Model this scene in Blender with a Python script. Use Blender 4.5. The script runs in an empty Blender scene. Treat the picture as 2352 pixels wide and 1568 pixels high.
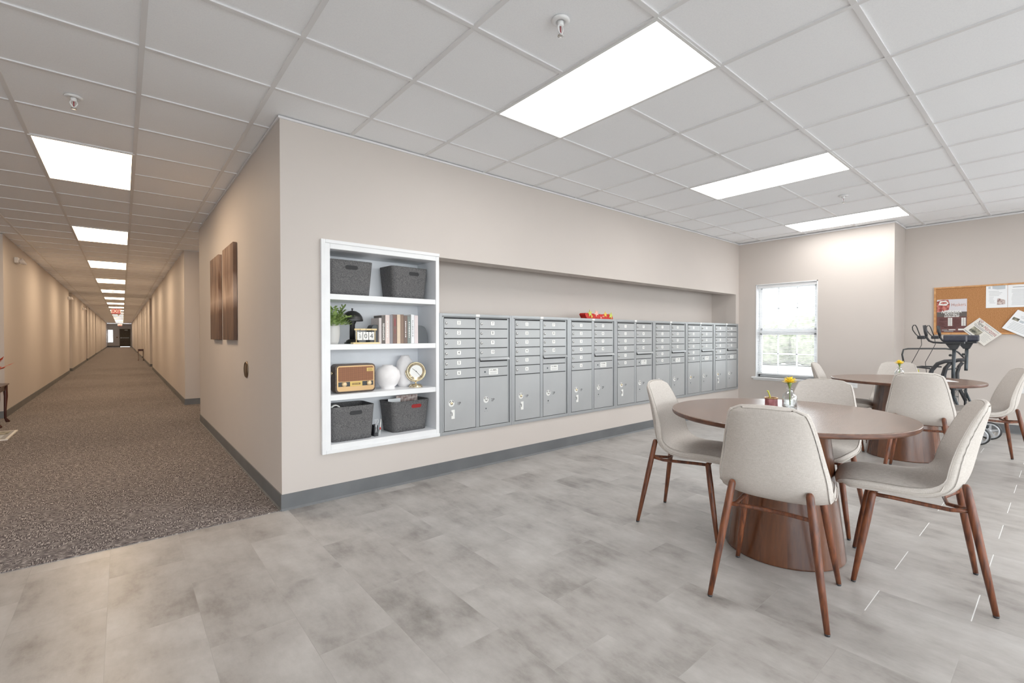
import bpy, math, random
from mathutils import Vector, Matrix
random.seed(7)
PI = math.pi
sc = bpy.context.scene
COL = sc.collection
H = 2.662           # ceiling height
S = 0.6096          # ceiling module
GX, GY = -0.1229, -0.3491

# ------------------------------------------------------------------ materials
MATS = {}
def principled(name, col, rough=0.6, metal=0.0, spec=0.5, **kw):
    m = bpy.data.materials.new(name); m.use_nodes = True
    b = m.node_tree.nodes['Principled BSDF']
    b.inputs['Base Color'].default_value = (*col, 1)
    b.inputs['Roughness'].default_value = rough
    b.inputs['Metallic'].default_value = metal
    b.inputs['Specular IOR Level'].default_value = spec
    for k, v in kw.items():
        b.inputs[k.replace('_', ' ')].default_value = v
    MATS[name] = m
    return m
def srgb(r, g, b):
    f = lambda c: (c/255/12.92) if c/255 <= 0.04045 else ((c/255+0.055)/1.055)**2.4
    return (f(r), f(g), f(b))
def N(m, t, **kw):
    n = m.node_tree.nodes.new(t)
    for k, v in kw.items(): setattr(n, k, v)
    return n
def L(m, a, b): m.node_tree.links.new(a, b)
def noise_tint(m, scale=(1,1,1), nscale=5.0, detail=4, lo=(0,0,0), hi=(1,1,1), coord='Object', p0=0.35, p1=0.65, bump=0.0, bscale=None, rough=None, dist=0.0):
    """drives base colour from a stretched noise"""
    b = m.node_tree.nodes['Principled BSDF']
    tc = N(m, 'ShaderNodeTexCoord'); mp = N(m, 'ShaderNodeMapping'); mp.inputs['Scale'].default_value = scale
    nz = N(m, 'ShaderNodeTexNoise'); nz.inputs['Scale'].default_value = nscale; nz.inputs['Detail'].default_value = detail
    nz.inputs['Distortion'].default_value = dist
    cr = N(m, 'ShaderNodeValToRGB')
    cr.color_ramp.elements[0].position = p0; cr.color_ramp.elements[0].color = (*lo, 1)
    cr.color_ramp.elements[1].position = p1; cr.color_ramp.elements[1].color = (*hi, 1)
    L(m, tc.outputs[coord], mp.inputs['Vector']); L(m, mp.outputs['Vector'], nz.inputs['Vector'])
    L(m, nz.outputs['Fac'], cr.inputs['Fac']); L(m, cr.outputs['Color'], b.inputs['Base Color'])
    if bump:
        bp = N(m, 'ShaderNodeBump'); bp.inputs['Strength'].default_value = bump; bp.inputs['Distance'].default_value = 0.002
        n2 = nz
        if bscale:
            n2 = N(m, 'ShaderNodeTexNoise'); n2.inputs['Scale'].default_value = bscale; n2.inputs['Detail'].default_value = 3
            L(m, tc.outputs[coord], n2.inputs['Vector'])
        L(m, n2.outputs['Fac'], bp.inputs['Height']); L(m, bp.outputs['Normal'], b.inputs['Normal'])
    return nz, cr
def emission(name, col, strength):
    m = bpy.data.materials.new(name); m.use_nodes = True
    nt = m.node_tree; nt.nodes.clear()
    o = nt.nodes.new('ShaderNodeOutputMaterial'); e = nt.nodes.new('ShaderNodeEmission')
    e.inputs['Color'].default_value = (*col, 1); e.inputs['Strength'].default_value = strength
    nt.links.new(e.outputs[0], o.inputs[0]); MATS[name] = m
    return m

WALLC = srgb(202, 193, 186)
wall_m = principled('wall_paint', WALLC, 0.62, spec=0.3)
noise_tint(wall_m, nscale=3, lo=tuple(c*0.985 for c in WALLC), hi=WALLC, bump=0.04, bscale=180)
tile_m = principled('ceiling_tile', srgb(245, 247, 251), 0.9, spec=0.1)
noise_tint(tile_m, nscale=140, detail=2, lo=srgb(243, 245, 249), hi=srgb(248, 250, 253), p0=0.3, p1=0.6)
tee_m = principled('ceiling_tee', srgb(226, 226, 227), 0.45)
noise_tint(tee_m, nscale=2, lo=srgb(222, 222, 224), hi=srgb(230, 230, 231))
base_m = principled('rubber_base', srgb(112, 114, 117), 0.45)
noise_tint(base_m, nscale=4, lo=srgb(88, 90, 92), hi=srgb(98, 100, 102))
white_m = principled('white_paint', srgb(236, 237, 238), 0.35)
noise_tint(white_m, nscale=6, lo=srgb(232, 233, 235), hi=srgb(238, 239, 240))
alum_m = principled('mailbox_gray', srgb(180, 182, 184), 0.36, metal=0.25)
noise_tint(alum_m, nscale=3, lo=srgb(166, 168, 169), hi=srgb(173, 175, 176))
alumd_m = principled('mailbox_frame_gray', srgb(172, 175, 178), 0.33, metal=0.3)
noise_tint(alumd_m, nscale=3, lo=srgb(156, 159, 161), hi=srgb(163, 166, 168))
gap_m = principled('dark_gap', (0.02, 0.02, 0.022), 0.8)
chrome_m = principled('lock_metal', srgb(205, 205, 203), 0.22, metal=0.9)
plate_m = principled('label_white', srgb(236, 236, 232), 0.5)
ink_m = principled('ink_black', (0.02, 0.02, 0.02), 0.6)
inkg_m = principled('ink_gray', srgb(150, 150, 152), 0.7)
brass_m = principled('brass', srgb(222, 204, 168), 0.25, metal=1.0)
bronze_m = principled('bronze', srgb(118, 98, 80), 0.35, metal=0.8)
black_m = principled('black_metal', (0.012, 0.012, 0.013), 0.4)
blackp_m = principled('black_plastic', srgb(40, 41, 45), 0.5)
navy_m = principled('pad_vinyl', srgb(38, 40, 54), 0.5)
noise_tint(navy_m, nscale=40, lo=srgb(32, 34, 46), hi=srgb(46, 48, 62), bump=0.1)
steel_m = principled('tube_gray', srgb(62, 68, 73), 0.35, metal=0.5)
silver_m = principled('wheel_silver', srgb(190, 192, 196), 0.35, metal=0.3)
def thin_glass(name, fac=0.05, facing=False):
    m = bpy.data.materials.new(name); m.use_nodes = True; nt = m.node_tree; nt.nodes.clear()
    o = nt.nodes.new('ShaderNodeOutputMaterial'); tr = nt.nodes.new('ShaderNodeBsdfTransparent'); gl = nt.nodes.new('ShaderNodeBsdfGlossy'); mx = nt.nodes.new('ShaderNodeMixShader')
    tr.inputs['Color'].default_value = (0.97, 0.98, 0.98, 1); gl.inputs['Roughness'].default_value = 0.02; mx.inputs[0].default_value = fac
    if facing:
        lw = nt.nodes.new('ShaderNodeLayerWeight'); lw.inputs['Blend'].default_value = fac; nt.links.new(lw.outputs['Facing'], mx.inputs[0])
    nt.links.new(tr.outputs[0], mx.inputs[1]); nt.links.new(gl.outputs[0], mx.inputs[2]); nt.links.new(mx.outputs[0], o.inputs[0]); MATS[name] = m
    return m
pane_m = thin_glass('window_glass')
glass_m = thin_glass('clear_glass', 0.35, True)
water_m = thin_glass('water', 0.15, True)
yellow_m = principled('petal_yellow', srgb(250, 200, 25), 0.6)
noise_tint(yellow_m, nscale=60, lo=srgb(252, 218, 40), hi=srgb(255, 236, 90))
green_m = principled('leaf_green', srgb(96, 128, 62), 0.55)
noise_tint(green_m, nscale=30, lo=srgb(84, 116, 44), hi=srgb(164, 190, 104))
stemg_m = principled('stem_lime', srgb(206, 208, 70), 0.5)
maroon_m = principled('maroon_cup', srgb(150, 80, 82), 0.4)
noise_tint(maroon_m, nscale=30, lo=srgb(128, 62, 66), hi=srgb(176, 110, 112))
red_m = principled('red_felt', srgb(196, 20, 12), 0.6)
noise_tint(red_m, nscale=50, lo=srgb(170, 10, 6), hi=srgb(214, 36, 20))
redleaf_m = principled('red_leaf', srgb(200, 60, 24), 0.6)
gold_m = principled('gold_star', srgb(226, 186, 70), 0.5)
pink_m = principled('pink_star', srgb(236, 178, 164), 0.5)
lime_m = principled('lime_star', srgb(190, 196, 84), 0.5)
white_cer = principled('white_ceramic', srgb(242, 238, 238), 0.55)
noise_tint(white_cer, nscale=20, lo=srgb(238, 234, 234), hi=srgb(245, 242, 242))
pot_m = principled('pot_gray', srgb(204, 202, 199), 0.6)
lightwood_m = principled('light_wood', srgb(226, 196, 134), 0.55)
noise_tint(lightwood_m, scale=(2, 20, 20), nscale=5, lo=srgb(222, 194, 136), hi=srgb(240, 216, 164))
felt_m = principled('gray_felt', srgb(104, 103, 104), 0.95, spec=0.1)
noise_tint(felt_m, nscale=160, detail=6, lo=srgb(74, 73, 75), hi=srgb(108, 107, 107), bump=0.3)
feltd_m = principled('gray_felt_dark', srgb(62, 62, 66), 0.95, spec=0.1)
noise_tint(feltd_m, nscale=160, detail=6, lo=srgb(52, 52, 56), hi=srgb(76, 76, 79), bump=0.3)
bookend_m = principled('bookend_gray', srgb(78, 82, 86), 0.7)
paper_m = principled('paper_white', srgb(240, 242, 244), 0.7)
news_m = principled('newsprint', srgb(228, 224, 216), 0.8)
cork_m = principled('cork', srgb(196, 138, 78), 0.9)
noise_tint(cork_m, nscale=120, detail=6, lo=srgb(158, 104, 58), hi=srgb(186, 130, 80), bump=0.2)
oak_m = principled('oak_frame', srgb(202, 144, 88), 0.5)
noise_tint(oak_m, scale=(4, 4, 4), nscale=6, lo=srgb(190, 128, 72), hi=srgb(214, 160, 104))
posterm_m = principled('poster_maroon', srgb(96, 56, 54), 0.5)
posterd_m = principled('poster_dark', srgb(86, 78, 74), 0.5)
posters_m = principled('poster_sky', srgb(214, 210, 216), 0.5)
posterr_m = principled('poster_red', srgb(168, 62, 56), 0.5)
noise_tint(posterr_m, nscale=30, lo=srgb(128, 36, 34), hi=srgb(206, 120, 108))
photo_m = principled('photo_print', srgb(120, 118, 100), 0.6)
noise_tint(photo_m, nscale=25, detail=5, lo=srgb(66, 68, 58), hi=srgb(176, 170, 150))
photo2_m = principled('photo_print_red', srgb(150, 120, 110), 0.6)
noise_tint(photo2_m, nscale=40, detail=5, lo=srgb(120, 82, 76), hi=srgb(220, 206, 200))
bluegray_m = principled('print_bluegray', srgb(188, 196, 202), 0.6)
redink_m = principled('ink_red', srgb(150, 50, 60), 0.6)
darkwood_m = principled('dark_mahogany', srgb(58, 24, 18), 0.3)
noise_tint(darkwood_m, scale=(1, 1, .2), nscale=12, lo=srgb(44, 16, 12), hi=srgb(76, 32, 24))
door_m = principled('door_brown', srgb(74, 66, 56), 0.5)
noise_tint(door_m, scale=(6, 6, 1), nscale=6, lo=srgb(66, 58, 48), hi=srgb(82, 74, 63))
exitred_m = emission('exit_red', srgb(236, 110, 98), 0.75)
led_m = emission('led_white', (1.0, 0.985, 0.96), 10.0)
ledw_m = emission('led_warm', (1.0, 0.73, 0.47), 15.0)
ledframe_m = principled('light_frame', srgb(226, 226, 226), 0.4)
radio_m = principled('radio_brown', srgb(92, 76, 64), 0.45)
noise_tint(radio_m, scale=(1, 8, 8), nscale=10, lo=srgb(50, 38, 31), hi=srgb(84, 66, 54))
gold2_m = principled('radio_gold', srgb(196, 158, 110), 0.35, metal=0.6)
grille_m = principled('radio_grille', srgb(160, 106, 68), 0.6)
def grille_nodes(m):
    b = m.node_tree.nodes['Principled BSDF']
    tc = N(m, 'ShaderNodeTexCoord'); mp = N(m, 'ShaderNodeMapping')
    mp.inputs['Rotation'].default_value = (0, math.radians(45), 0)
    ck = N(m, 'ShaderNodeTexChecker'); ck.inputs['Scale'].default_value = 190
    ck.inputs['Color1'].default_value = (*srgb(150, 94, 56), 1); ck.inputs['Color2'].default_value = (*srgb(104, 60, 34), 1)
    L(m, tc.outputs['Object'], mp.inputs['Vector']); L(m, mp.outputs['Vector'], ck.inputs['Vector']); L(m, ck.outputs['Color'], b.inputs['Base Color'])
grille_nodes(grille_m)

# chair fabric : fine woven linen
fab_m = principled('linen_fabric', srgb(222, 215, 207), 0.9, spec=0.15)
def fabric_nodes(m):
    b = m.node_tree.nodes['Principled BSDF']
    tc = N(m, 'ShaderNodeTexCoord')
    out = []
    for sc_ in ((14, 14, 150), (150, 150, 14)):
        mp = N(m, 'ShaderNodeMapping'); mp.inputs['Scale'].default_value = sc_
        nz = N(m, 'ShaderNodeTexNoise'); nz.inputs['Scale'].default_value = 4.0; nz.inputs['Detail'].default_value = 3
        L(m, tc.outputs['Object'], mp.inputs['Vector']); L(m, mp.outputs['Vector'], nz.inputs['Vector']); out.append(nz)
    mx = N(m, 'ShaderNodeMath', operation='ADD'); L(m, out[0].outputs['Fac'], mx.inputs[0]); L(m, out[1].outputs['Fac'], mx.inputs[1])
    cr = N(m, 'ShaderNodeValToRGB'); cr.color_ramp.elements[0].position = 0.35; cr.color_ramp.elements[1].position = 0.62
    hf = N(m, 'ShaderNodeMath', operation='MULTIPLY'); hf.inputs[1].default_value = 0.5
    L(m, mx.outputs[0], hf.inputs[0]); L(m, hf.outputs[0], cr.inputs['Fac'])
    cr.color_ramp.elements[0].color = (*srgb(186, 178, 170), 1); cr.color_ramp.elements[1].color = (*srgb(210, 203, 196), 1)
    L(m, cr.outputs['Color'], b.inputs['Base Color'])
    bp = N(m, 'ShaderNodeBump'); bp.inputs['Strength'].default_value = 0.12; bp.inputs['Distance'].default_value = 0.001
    L(m, hf.outputs[0], bp.inputs['Height']); L(m, bp.outputs['Normal'], b.inputs['Normal'])
fabric_nodes(fab_m)
piping_m = principled('fabric_piping', srgb(214, 207, 199), 0.9, spec=0.1)

# walnut
legwood_m = principled('walnut_leg', srgb(120, 70, 44), 0.42)
noise_tint(legwood_m, scale=(14, 14, 1.2), nscale=5, detail=5, lo=srgb(68, 32, 18), hi=srgb(126, 68, 38), dist=0.5)
top_m = principled('walnut_top', srgb(140, 106, 86), 0.27, spec=0.8)
noise_tint(top_m, scale=(1.0, 16, 6), nscale=4, detail=4, lo=srgb(92, 68, 55), hi=srgb(130, 101, 84), p0=0.35, p1=0.7, dist=0.1)
edge_m = principled('walnut_edge', srgb(104, 68, 50), 0.42)
noise_tint(edge_m, scale=(4, 4, 20), nscale=4, lo=srgb(70, 40, 27), hi=srgb(104, 64, 45))
ped_m = principled('walnut_pedestal', srgb(104, 66, 46), 0.25, spec=0.6)
def pedestal_nodes(m):
    b = m.node_tree.nodes['Principled BSDF']
    tc = N(m, 'ShaderNodeTexCoord')
    gr = N(m, 'ShaderNodeTexGradient', gradient_type='RADIAL'); L(m, tc.outputs['Object'], gr.inputs['Vector'])
    ml = N(m, 'ShaderNodeMath', operation='MULTIPLY'); ml.inputs[1].default_value = 15; L(m, gr.outputs['Fac'], ml.inputs[0])
    fl = N(m, 'ShaderNodeMath', operation='FLOOR'); L(m, ml.outputs[0], fl.inputs[0])
    wn = N(m, 'ShaderNodeTexWhiteNoise', noise_dimensions='1D'); L(m, fl.outputs[0], wn.inputs['W'])
    mp = N(m, 'ShaderNodeMapping'); mp.inputs['Scale'].default_value = (14, 14, 1.1); L(m, tc.outputs['Object'], mp.inputs['Vector'])
    nz = N(m, 'ShaderNodeTexNoise'); nz.inputs['Scale'].default_value = 3; nz.inputs['Detail'].default_value = 6; nz.inputs['Distortion'].default_value = 1.0
    ad0 = N(m, 'ShaderNodeVectorMath', operation='ADD'); L(m, mp.outputs[0], ad0.inputs[0]); L(m, wn.outputs['Color'], ad0.inputs[1]); L(m, ad0.outputs[0], nz.inputs['Vector'])
    mix = N(m, 'ShaderNodeMix', data_type='FLOAT'); mix.inputs[0].default_value = 0.45
    L(m, nz.outputs['Fac'], mix.inputs[2]); L(m, wn.outputs['Value'], mix.inputs[3])
    cr = N(m, 'ShaderNodeValToRGB'); cr.color_ramp.elements[0].position = 0.15; cr.color_ramp.elements[1].position = 0.8
    cr.color_ramp.elements[0].color = (*srgb(44, 21, 14), 1); cr.color_ramp.elements[1].color = (*srgb(112, 66, 40), 1)
    L(m, mix.outputs[0], cr.inputs['Fac']); L(m, cr.outputs['Color'], b.inputs['Base Color'])
pedestal_nodes(ped_m)

# vinyl floor : 305 x 610 mm tiles in half bond, running along the corridor direction
vinyl_m = principled('vinyl_tile', srgb(170, 166, 162), 0.33, spec=0.5)
def vinyl_nodes(m):
    b = m.node_tree.nodes['Principled BSDF']
    ge = N(m, 'ShaderNodeNewGeometry'); sx = N(m, 'ShaderNodeSeparateXYZ'); L(m, ge.outputs['Position'], sx.inputs[0])
    u = N(m, 'ShaderNodeMath', operation='ADD'); u.inputs[1].default_value = 2.86; L(m, sx.outputs['Y'], u.inputs[0])
    v = N(m, 'ShaderNodeMath', operation='ADD'); v.inputs[1].default_value = -0.035; L(m, sx.outputs['X'], v.inputs[0])
    cb = N(m, 'ShaderNodeCombineXYZ'); L(m, u.outputs[0], cb.inputs[0]); L(m, v.outputs[0], cb.inputs[1])
    br = N(m, 'ShaderNodeTexBrick', offset=0.5, offset_frequency=2)
    br.inputs['Scale'].default_value = 1.0; br.inputs['Brick Width'].default_value = 0.61; br.inputs['Row Height'].default_value = 0.305
    br.inputs['Mortar Size'].default_value = 0.0009; br.inputs['Mortar Smooth'].default_value = 0.3
    br.inputs['Color1'].default_value = (0, 0, 0, 1); br.inputs['Color2'].default_value = (1, 1, 1, 1); br.inputs['Mortar'].default_value = (0.5, 0.5, 0.5, 1)
    L(m, cb.outputs[0], br.inputs['Vector'])
    # random offset for each tile so that clouding breaks at joints
    sc_ = N(m, 'ShaderNodeVectorMath', operation='SCALE'); sc_.inputs['Scale'].default_value = 7.3; L(m, br.outputs['Color'], sc_.inputs[0])
    ad = N(m, 'ShaderNodeVectorMath', operation='ADD'); L(m, sc_.outputs[0], ad.inputs[0]); L(m, ge.outputs['Position'], ad.inputs[1])
    n1 = N(m, 'ShaderNodeTexNoise'); n1.inputs['Scale'].default_value = 2.6; n1.inputs['Detail'].default_value = 7; n1.inputs['Roughness'].default_value = 0.62
    L(m, ad.outputs[0], n1.inputs['Vector'])
    mp = N(m, 'ShaderNodeMapping'); mp.inputs['Scale'].default_value = (2.2, 0.8, 1); L(m, ad.outputs[0], mp.inputs[0])
    n2 = N(m, 'ShaderNodeTexNoise'); n2.inputs['Scale'].default_value = 5; n2.inputs['Detail'].default_value = 8; n2.inputs['Roughness'].default_value = 0.7
    L(m, mp.outputs[0], n2.inputs['Vector'])
    m1 = N(m, 'ShaderNodeMix', data_type='FLOAT'); m1.inputs[0].default_value = 0.4; L(m, n1.outputs['Fac'], m1.inputs[2]); L(m, n2.outputs['Fac'], m1.inputs[3])
    m2 = N(m, 'ShaderNodeMix', data_type='FLOAT'); m2.inputs[0].default_value = 0.05
    sr = N(m, 'ShaderNodeSeparateColor'); L(m, br.outputs['Color'], sr.inputs[0])
    L(m, m1.outputs[0], m2.inputs[2]); L(m, sr.outputs[0], m2.inputs[3])
    cr = N(m, 'ShaderNodeValToRGB'); e = cr.color_ramp.elements
    e[0].position = 0.33; e[0].color = (*srgb(116, 110, 106), 1); e[1].position = 0.66; e[1].color = (*srgb(188, 184, 180), 1)
    e2 = e.new(0.47); e2.color = (*srgb(160, 155, 150), 1)
    L(m, m2.outputs[0], cr.inputs['Fac'])
    mm = N(m, 'ShaderNodeMix', data_type='RGBA'); mm.inputs[7].default_value = (*srgb(150, 146, 142), 1)
    fm = N(m, 'ShaderNodeMath', operation='MULTIPLY'); fm.inputs[1].default_value = 0.35
    L(m, br.outputs['Fac'], fm.inputs[0]); L(m, fm.outputs[0], mm.inputs[0]); L(m, cr.outputs['Color'], mm.inputs[6]); L(m, mm.outputs[2], b.inputs['Base Color'])
    # highlights painted as white dashes on the tile-end joints in the dining corner
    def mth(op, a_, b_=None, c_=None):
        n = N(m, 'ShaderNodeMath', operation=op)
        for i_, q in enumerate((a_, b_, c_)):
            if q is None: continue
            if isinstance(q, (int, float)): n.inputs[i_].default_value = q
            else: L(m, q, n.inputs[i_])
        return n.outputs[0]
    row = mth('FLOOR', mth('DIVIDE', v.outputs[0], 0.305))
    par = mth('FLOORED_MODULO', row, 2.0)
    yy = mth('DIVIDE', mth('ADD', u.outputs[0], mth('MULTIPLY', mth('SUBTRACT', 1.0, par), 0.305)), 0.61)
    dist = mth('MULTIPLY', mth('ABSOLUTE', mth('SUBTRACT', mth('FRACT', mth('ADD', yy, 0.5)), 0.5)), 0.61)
    glint = mth('LESS_THAN', dist, 0.0018)
    glint = mth('MULTIPLY', mth('MULTIPLY', glint, mth('GREATER_THAN', sx.outputs['X'], 1.62)), mth('LESS_THAN', sx.outputs['Y'], -2.7))
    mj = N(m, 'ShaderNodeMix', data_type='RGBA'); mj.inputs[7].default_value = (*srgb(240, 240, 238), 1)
    L(m, glint, mj.inputs[0]); L(m, mm.outputs[2], mj.inputs[6]); L(m, mj.outputs[2], b.inputs['Base Color'])
    bp = N(m, 'ShaderNodeBump', invert=True); bp.inputs['Strength'].default_value = 0.3; bp.inputs['Distance'].default_value = 0.002
    L(m, br.outputs['Fac'], bp.inputs['Height'])
    n3 = N(m, 'ShaderNodeTexNoise'); n3.inputs['Scale'].default_value = 60; L(m, ge.outputs['Position'], n3.inputs['Vector'])
    bp2 = N(m, 'ShaderNodeBump'); bp2.inputs['Strength'].default_value = 0.05; bp2.inputs['Distance'].default_value = 0.002
    L(m, n3.outputs['Fac'], bp2.inputs['Height']); L(m, bp.outputs['Normal'], bp2.inputs['Normal']); L(m, bp2.outputs['Normal'], b.inputs['Normal'])
    rr = N(m, 'ShaderNodeMapRange'); rr.inputs['To Min'].default_value = 0.28; rr.inputs['To Max'].default_value = 0.42
    L(m, n1.outputs['Fac'], rr.inputs['Value']); L(m, rr.outputs[0], b.inputs['Roughness'])
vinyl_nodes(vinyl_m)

# carpet : short crossing dashes of light yarn over a dark ground, laid in quarter-turned patches
carpet_m = principled('carpet', srgb(104, 98, 96), 0.95, spec=0.05)
def carpet_nodes(m):
    b = m.node_tree.nodes['Principled BSDF']
    ge = N(m, 'ShaderNodeNewGeometry')
    def dashes(scale):
        mp = N(m, 'ShaderNodeMapping'); mp.inputs['Scale'].default_value = scale; L(m, ge.outputs['Position'], mp.inputs[0])
        nz = N(m, 'ShaderNodeTexNoise'); nz.inputs['Scale'].default_value = 1.0; nz.inputs['Detail'].default_value = 3; nz.inputs['Roughness'].default_value = 0.65
        L(m, mp.outputs[0], nz.inputs['Vector']); return nz.outputs['Fac']
    d1 = dashes((30, 190, 1)); d2 = dashes((190, 30, 1))
    vo = N(m, 'ShaderNodeTexVoronoi', distance='CHEBYCHEV'); vo.inputs['Scale'].default_value = 20; L(m, ge.outputs['Position'], vo.inputs['Vector'])
    sp = N(m, 'ShaderNodeSeparateColor'); L(m, vo.outputs['Color'], sp.inputs[0])
    th = N(m, 'ShaderNodeMath', operation='GREATER_THAN'); th.inputs[1].default_value = 0.5; L(m, sp.outputs[0], th.inputs[0])
    mx = N(m, 'ShaderNodeMix', data_type='FLOAT'); L(m, th.outputs[0], mx.inputs[0]); L(m, d1, mx.inputs[2]); L(m, d2, mx.inputs[3])
    cr = N(m, 'ShaderNodeValToRGB'); e = cr.color_ramp.elements
    e[0].position = 0.40; e[0].color = (*srgb(72, 67, 69), 1); e[1].position = 0.64; e[1].color = (*srgb(206, 198, 192), 1)
    e2 = e.new(0.52); e2.color = (*srgb(112, 105, 104), 1)
    L(m, mx.outputs[0], cr.inputs['Fac'])
    big = N(m, 'ShaderNodeTexNoise'); big.inputs['Scale'].default_value = 1.3; big.inputs['Detail'].default_value = 3; L(m, ge.outputs['Position'], big.inputs['Vector'])
    rr = N(m, 'ShaderNodeMapRange'); rr.inputs['To Min'].default_value = 0.8; rr.inputs['To Max'].default_value = 1.15; L(m, big.outputs['Fac'], rr.inputs['Value'])
    vm = N(m, 'ShaderNodeVectorMath', operation='SCALE'); L(m, cr.outputs['Color'], vm.inputs[0]); L(m, rr.outputs[0], vm.inputs['Scale'])
    L(m, vm.outputs[0], b.inputs['Base Color'])
    bp = N(m, 'ShaderNodeBump'); bp.inputs['Strength'].default_value = 0.6; bp.inputs['Distance'].default_value = 0.004
    L(m, mx.outputs[0], bp.inputs['Height']); L(m, bp.outputs['Normal'], b.inputs['Normal'])
carpet_nodes(carpet_m)

# painted canvas : blurred vertical brown strokes
art_m = principled('canvas_paint', srgb(120, 92, 74), 0.7)
def art_nodes(m):
    b = m.node_tree.nodes['Principled BSDF']; ge = N(m, 'ShaderNodeNewGeometry')
    mp = N(m, 'ShaderNodeMapping'); mp.inputs['Scale'].default_value = (3, 4.5, 1.1); L(m, ge.outputs['Position'], mp.inputs[0])
    n1 = N(m, 'ShaderNodeTexNoise'); n1.inputs['Scale'].default_value = 1.6; n1.inputs['Detail'].default_value = 6; n1.inputs['Distortion'].default_value = 0.8; L(m, mp.outputs[0], n1.inputs['Vector'])
    mp2 = N(m, 'ShaderNodeMapping'); mp2.inputs['Scale'].default_value = (20, 26, 1.5); L(m, ge.outputs['Position'], mp2.inputs[0])
    n2 = N(m, 'ShaderNodeTexNoise'); n2.inputs['Scale'].default_value = 1.5; n2.inputs['Detail'].default_value = 4; L(m, mp2.outputs[0], n2.inputs['Vector'])
    sx = N(m, 'ShaderNodeSeparateXYZ'); L(m, ge.outputs['Position'], sx.inputs[0])
    mr = N(m, 'ShaderNodeValToRGB'); e = mr.color_ramp.elements
    rg = N(m, 'ShaderNodeMapRange'); rg.inputs['From Min'].default_value = 1.14; rg.inputs['From Max'].default_value = 2.06; L(m, sx.outputs['Z'], rg.inputs['Value']); L(m, rg.outputs[0], mr.inputs['Fac'])
    e[0].position = 0.0; e[0].color = (0.30, 0.30, 0.30, 1); e[1].position = 1.0; e[1].color = (0.5, 0.5, 0.5, 1)
    for p_, v_ in ((0.30, 0.36), (0.46, 0.78), (0.55, 0.62), (0.72, 0.42)):
        q = e.new(p_); q.color = (v_, v_, v_, 1)
    a = N(m, 'ShaderNodeMix', data_type='FLOAT'); a.inputs[0].default_value = 0.35; L(m, n1.outputs['Fac'], a.inputs[2]); L(m, n2.outputs['Fac'], a.inputs[3])
    c = N(m, 'ShaderNodeMix', data_type='FLOAT'); c.inputs[0].default_value = 0.45; L(m, a.outputs[0], c.inputs[2]); L(m, mr.outputs['Color'], c.inputs[3])
    cr = N(m, 'ShaderNodeValToRGB'); k = cr.color_ramp.elements
    k[0].position = 0.33; k[0].color = (*srgb(58, 38, 30), 1); k[1].position = 0.66; k[1].color = (*srgb(186, 160, 142), 1)
    q = k.new(0.48); q.color = (*srgb(108, 78, 60), 1)
    L(m, c.outputs[0], cr.inputs['Fac']); L(m, cr.outputs['Color'], b.inputs['Base Color'])
art_nodes(art_m)

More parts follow.
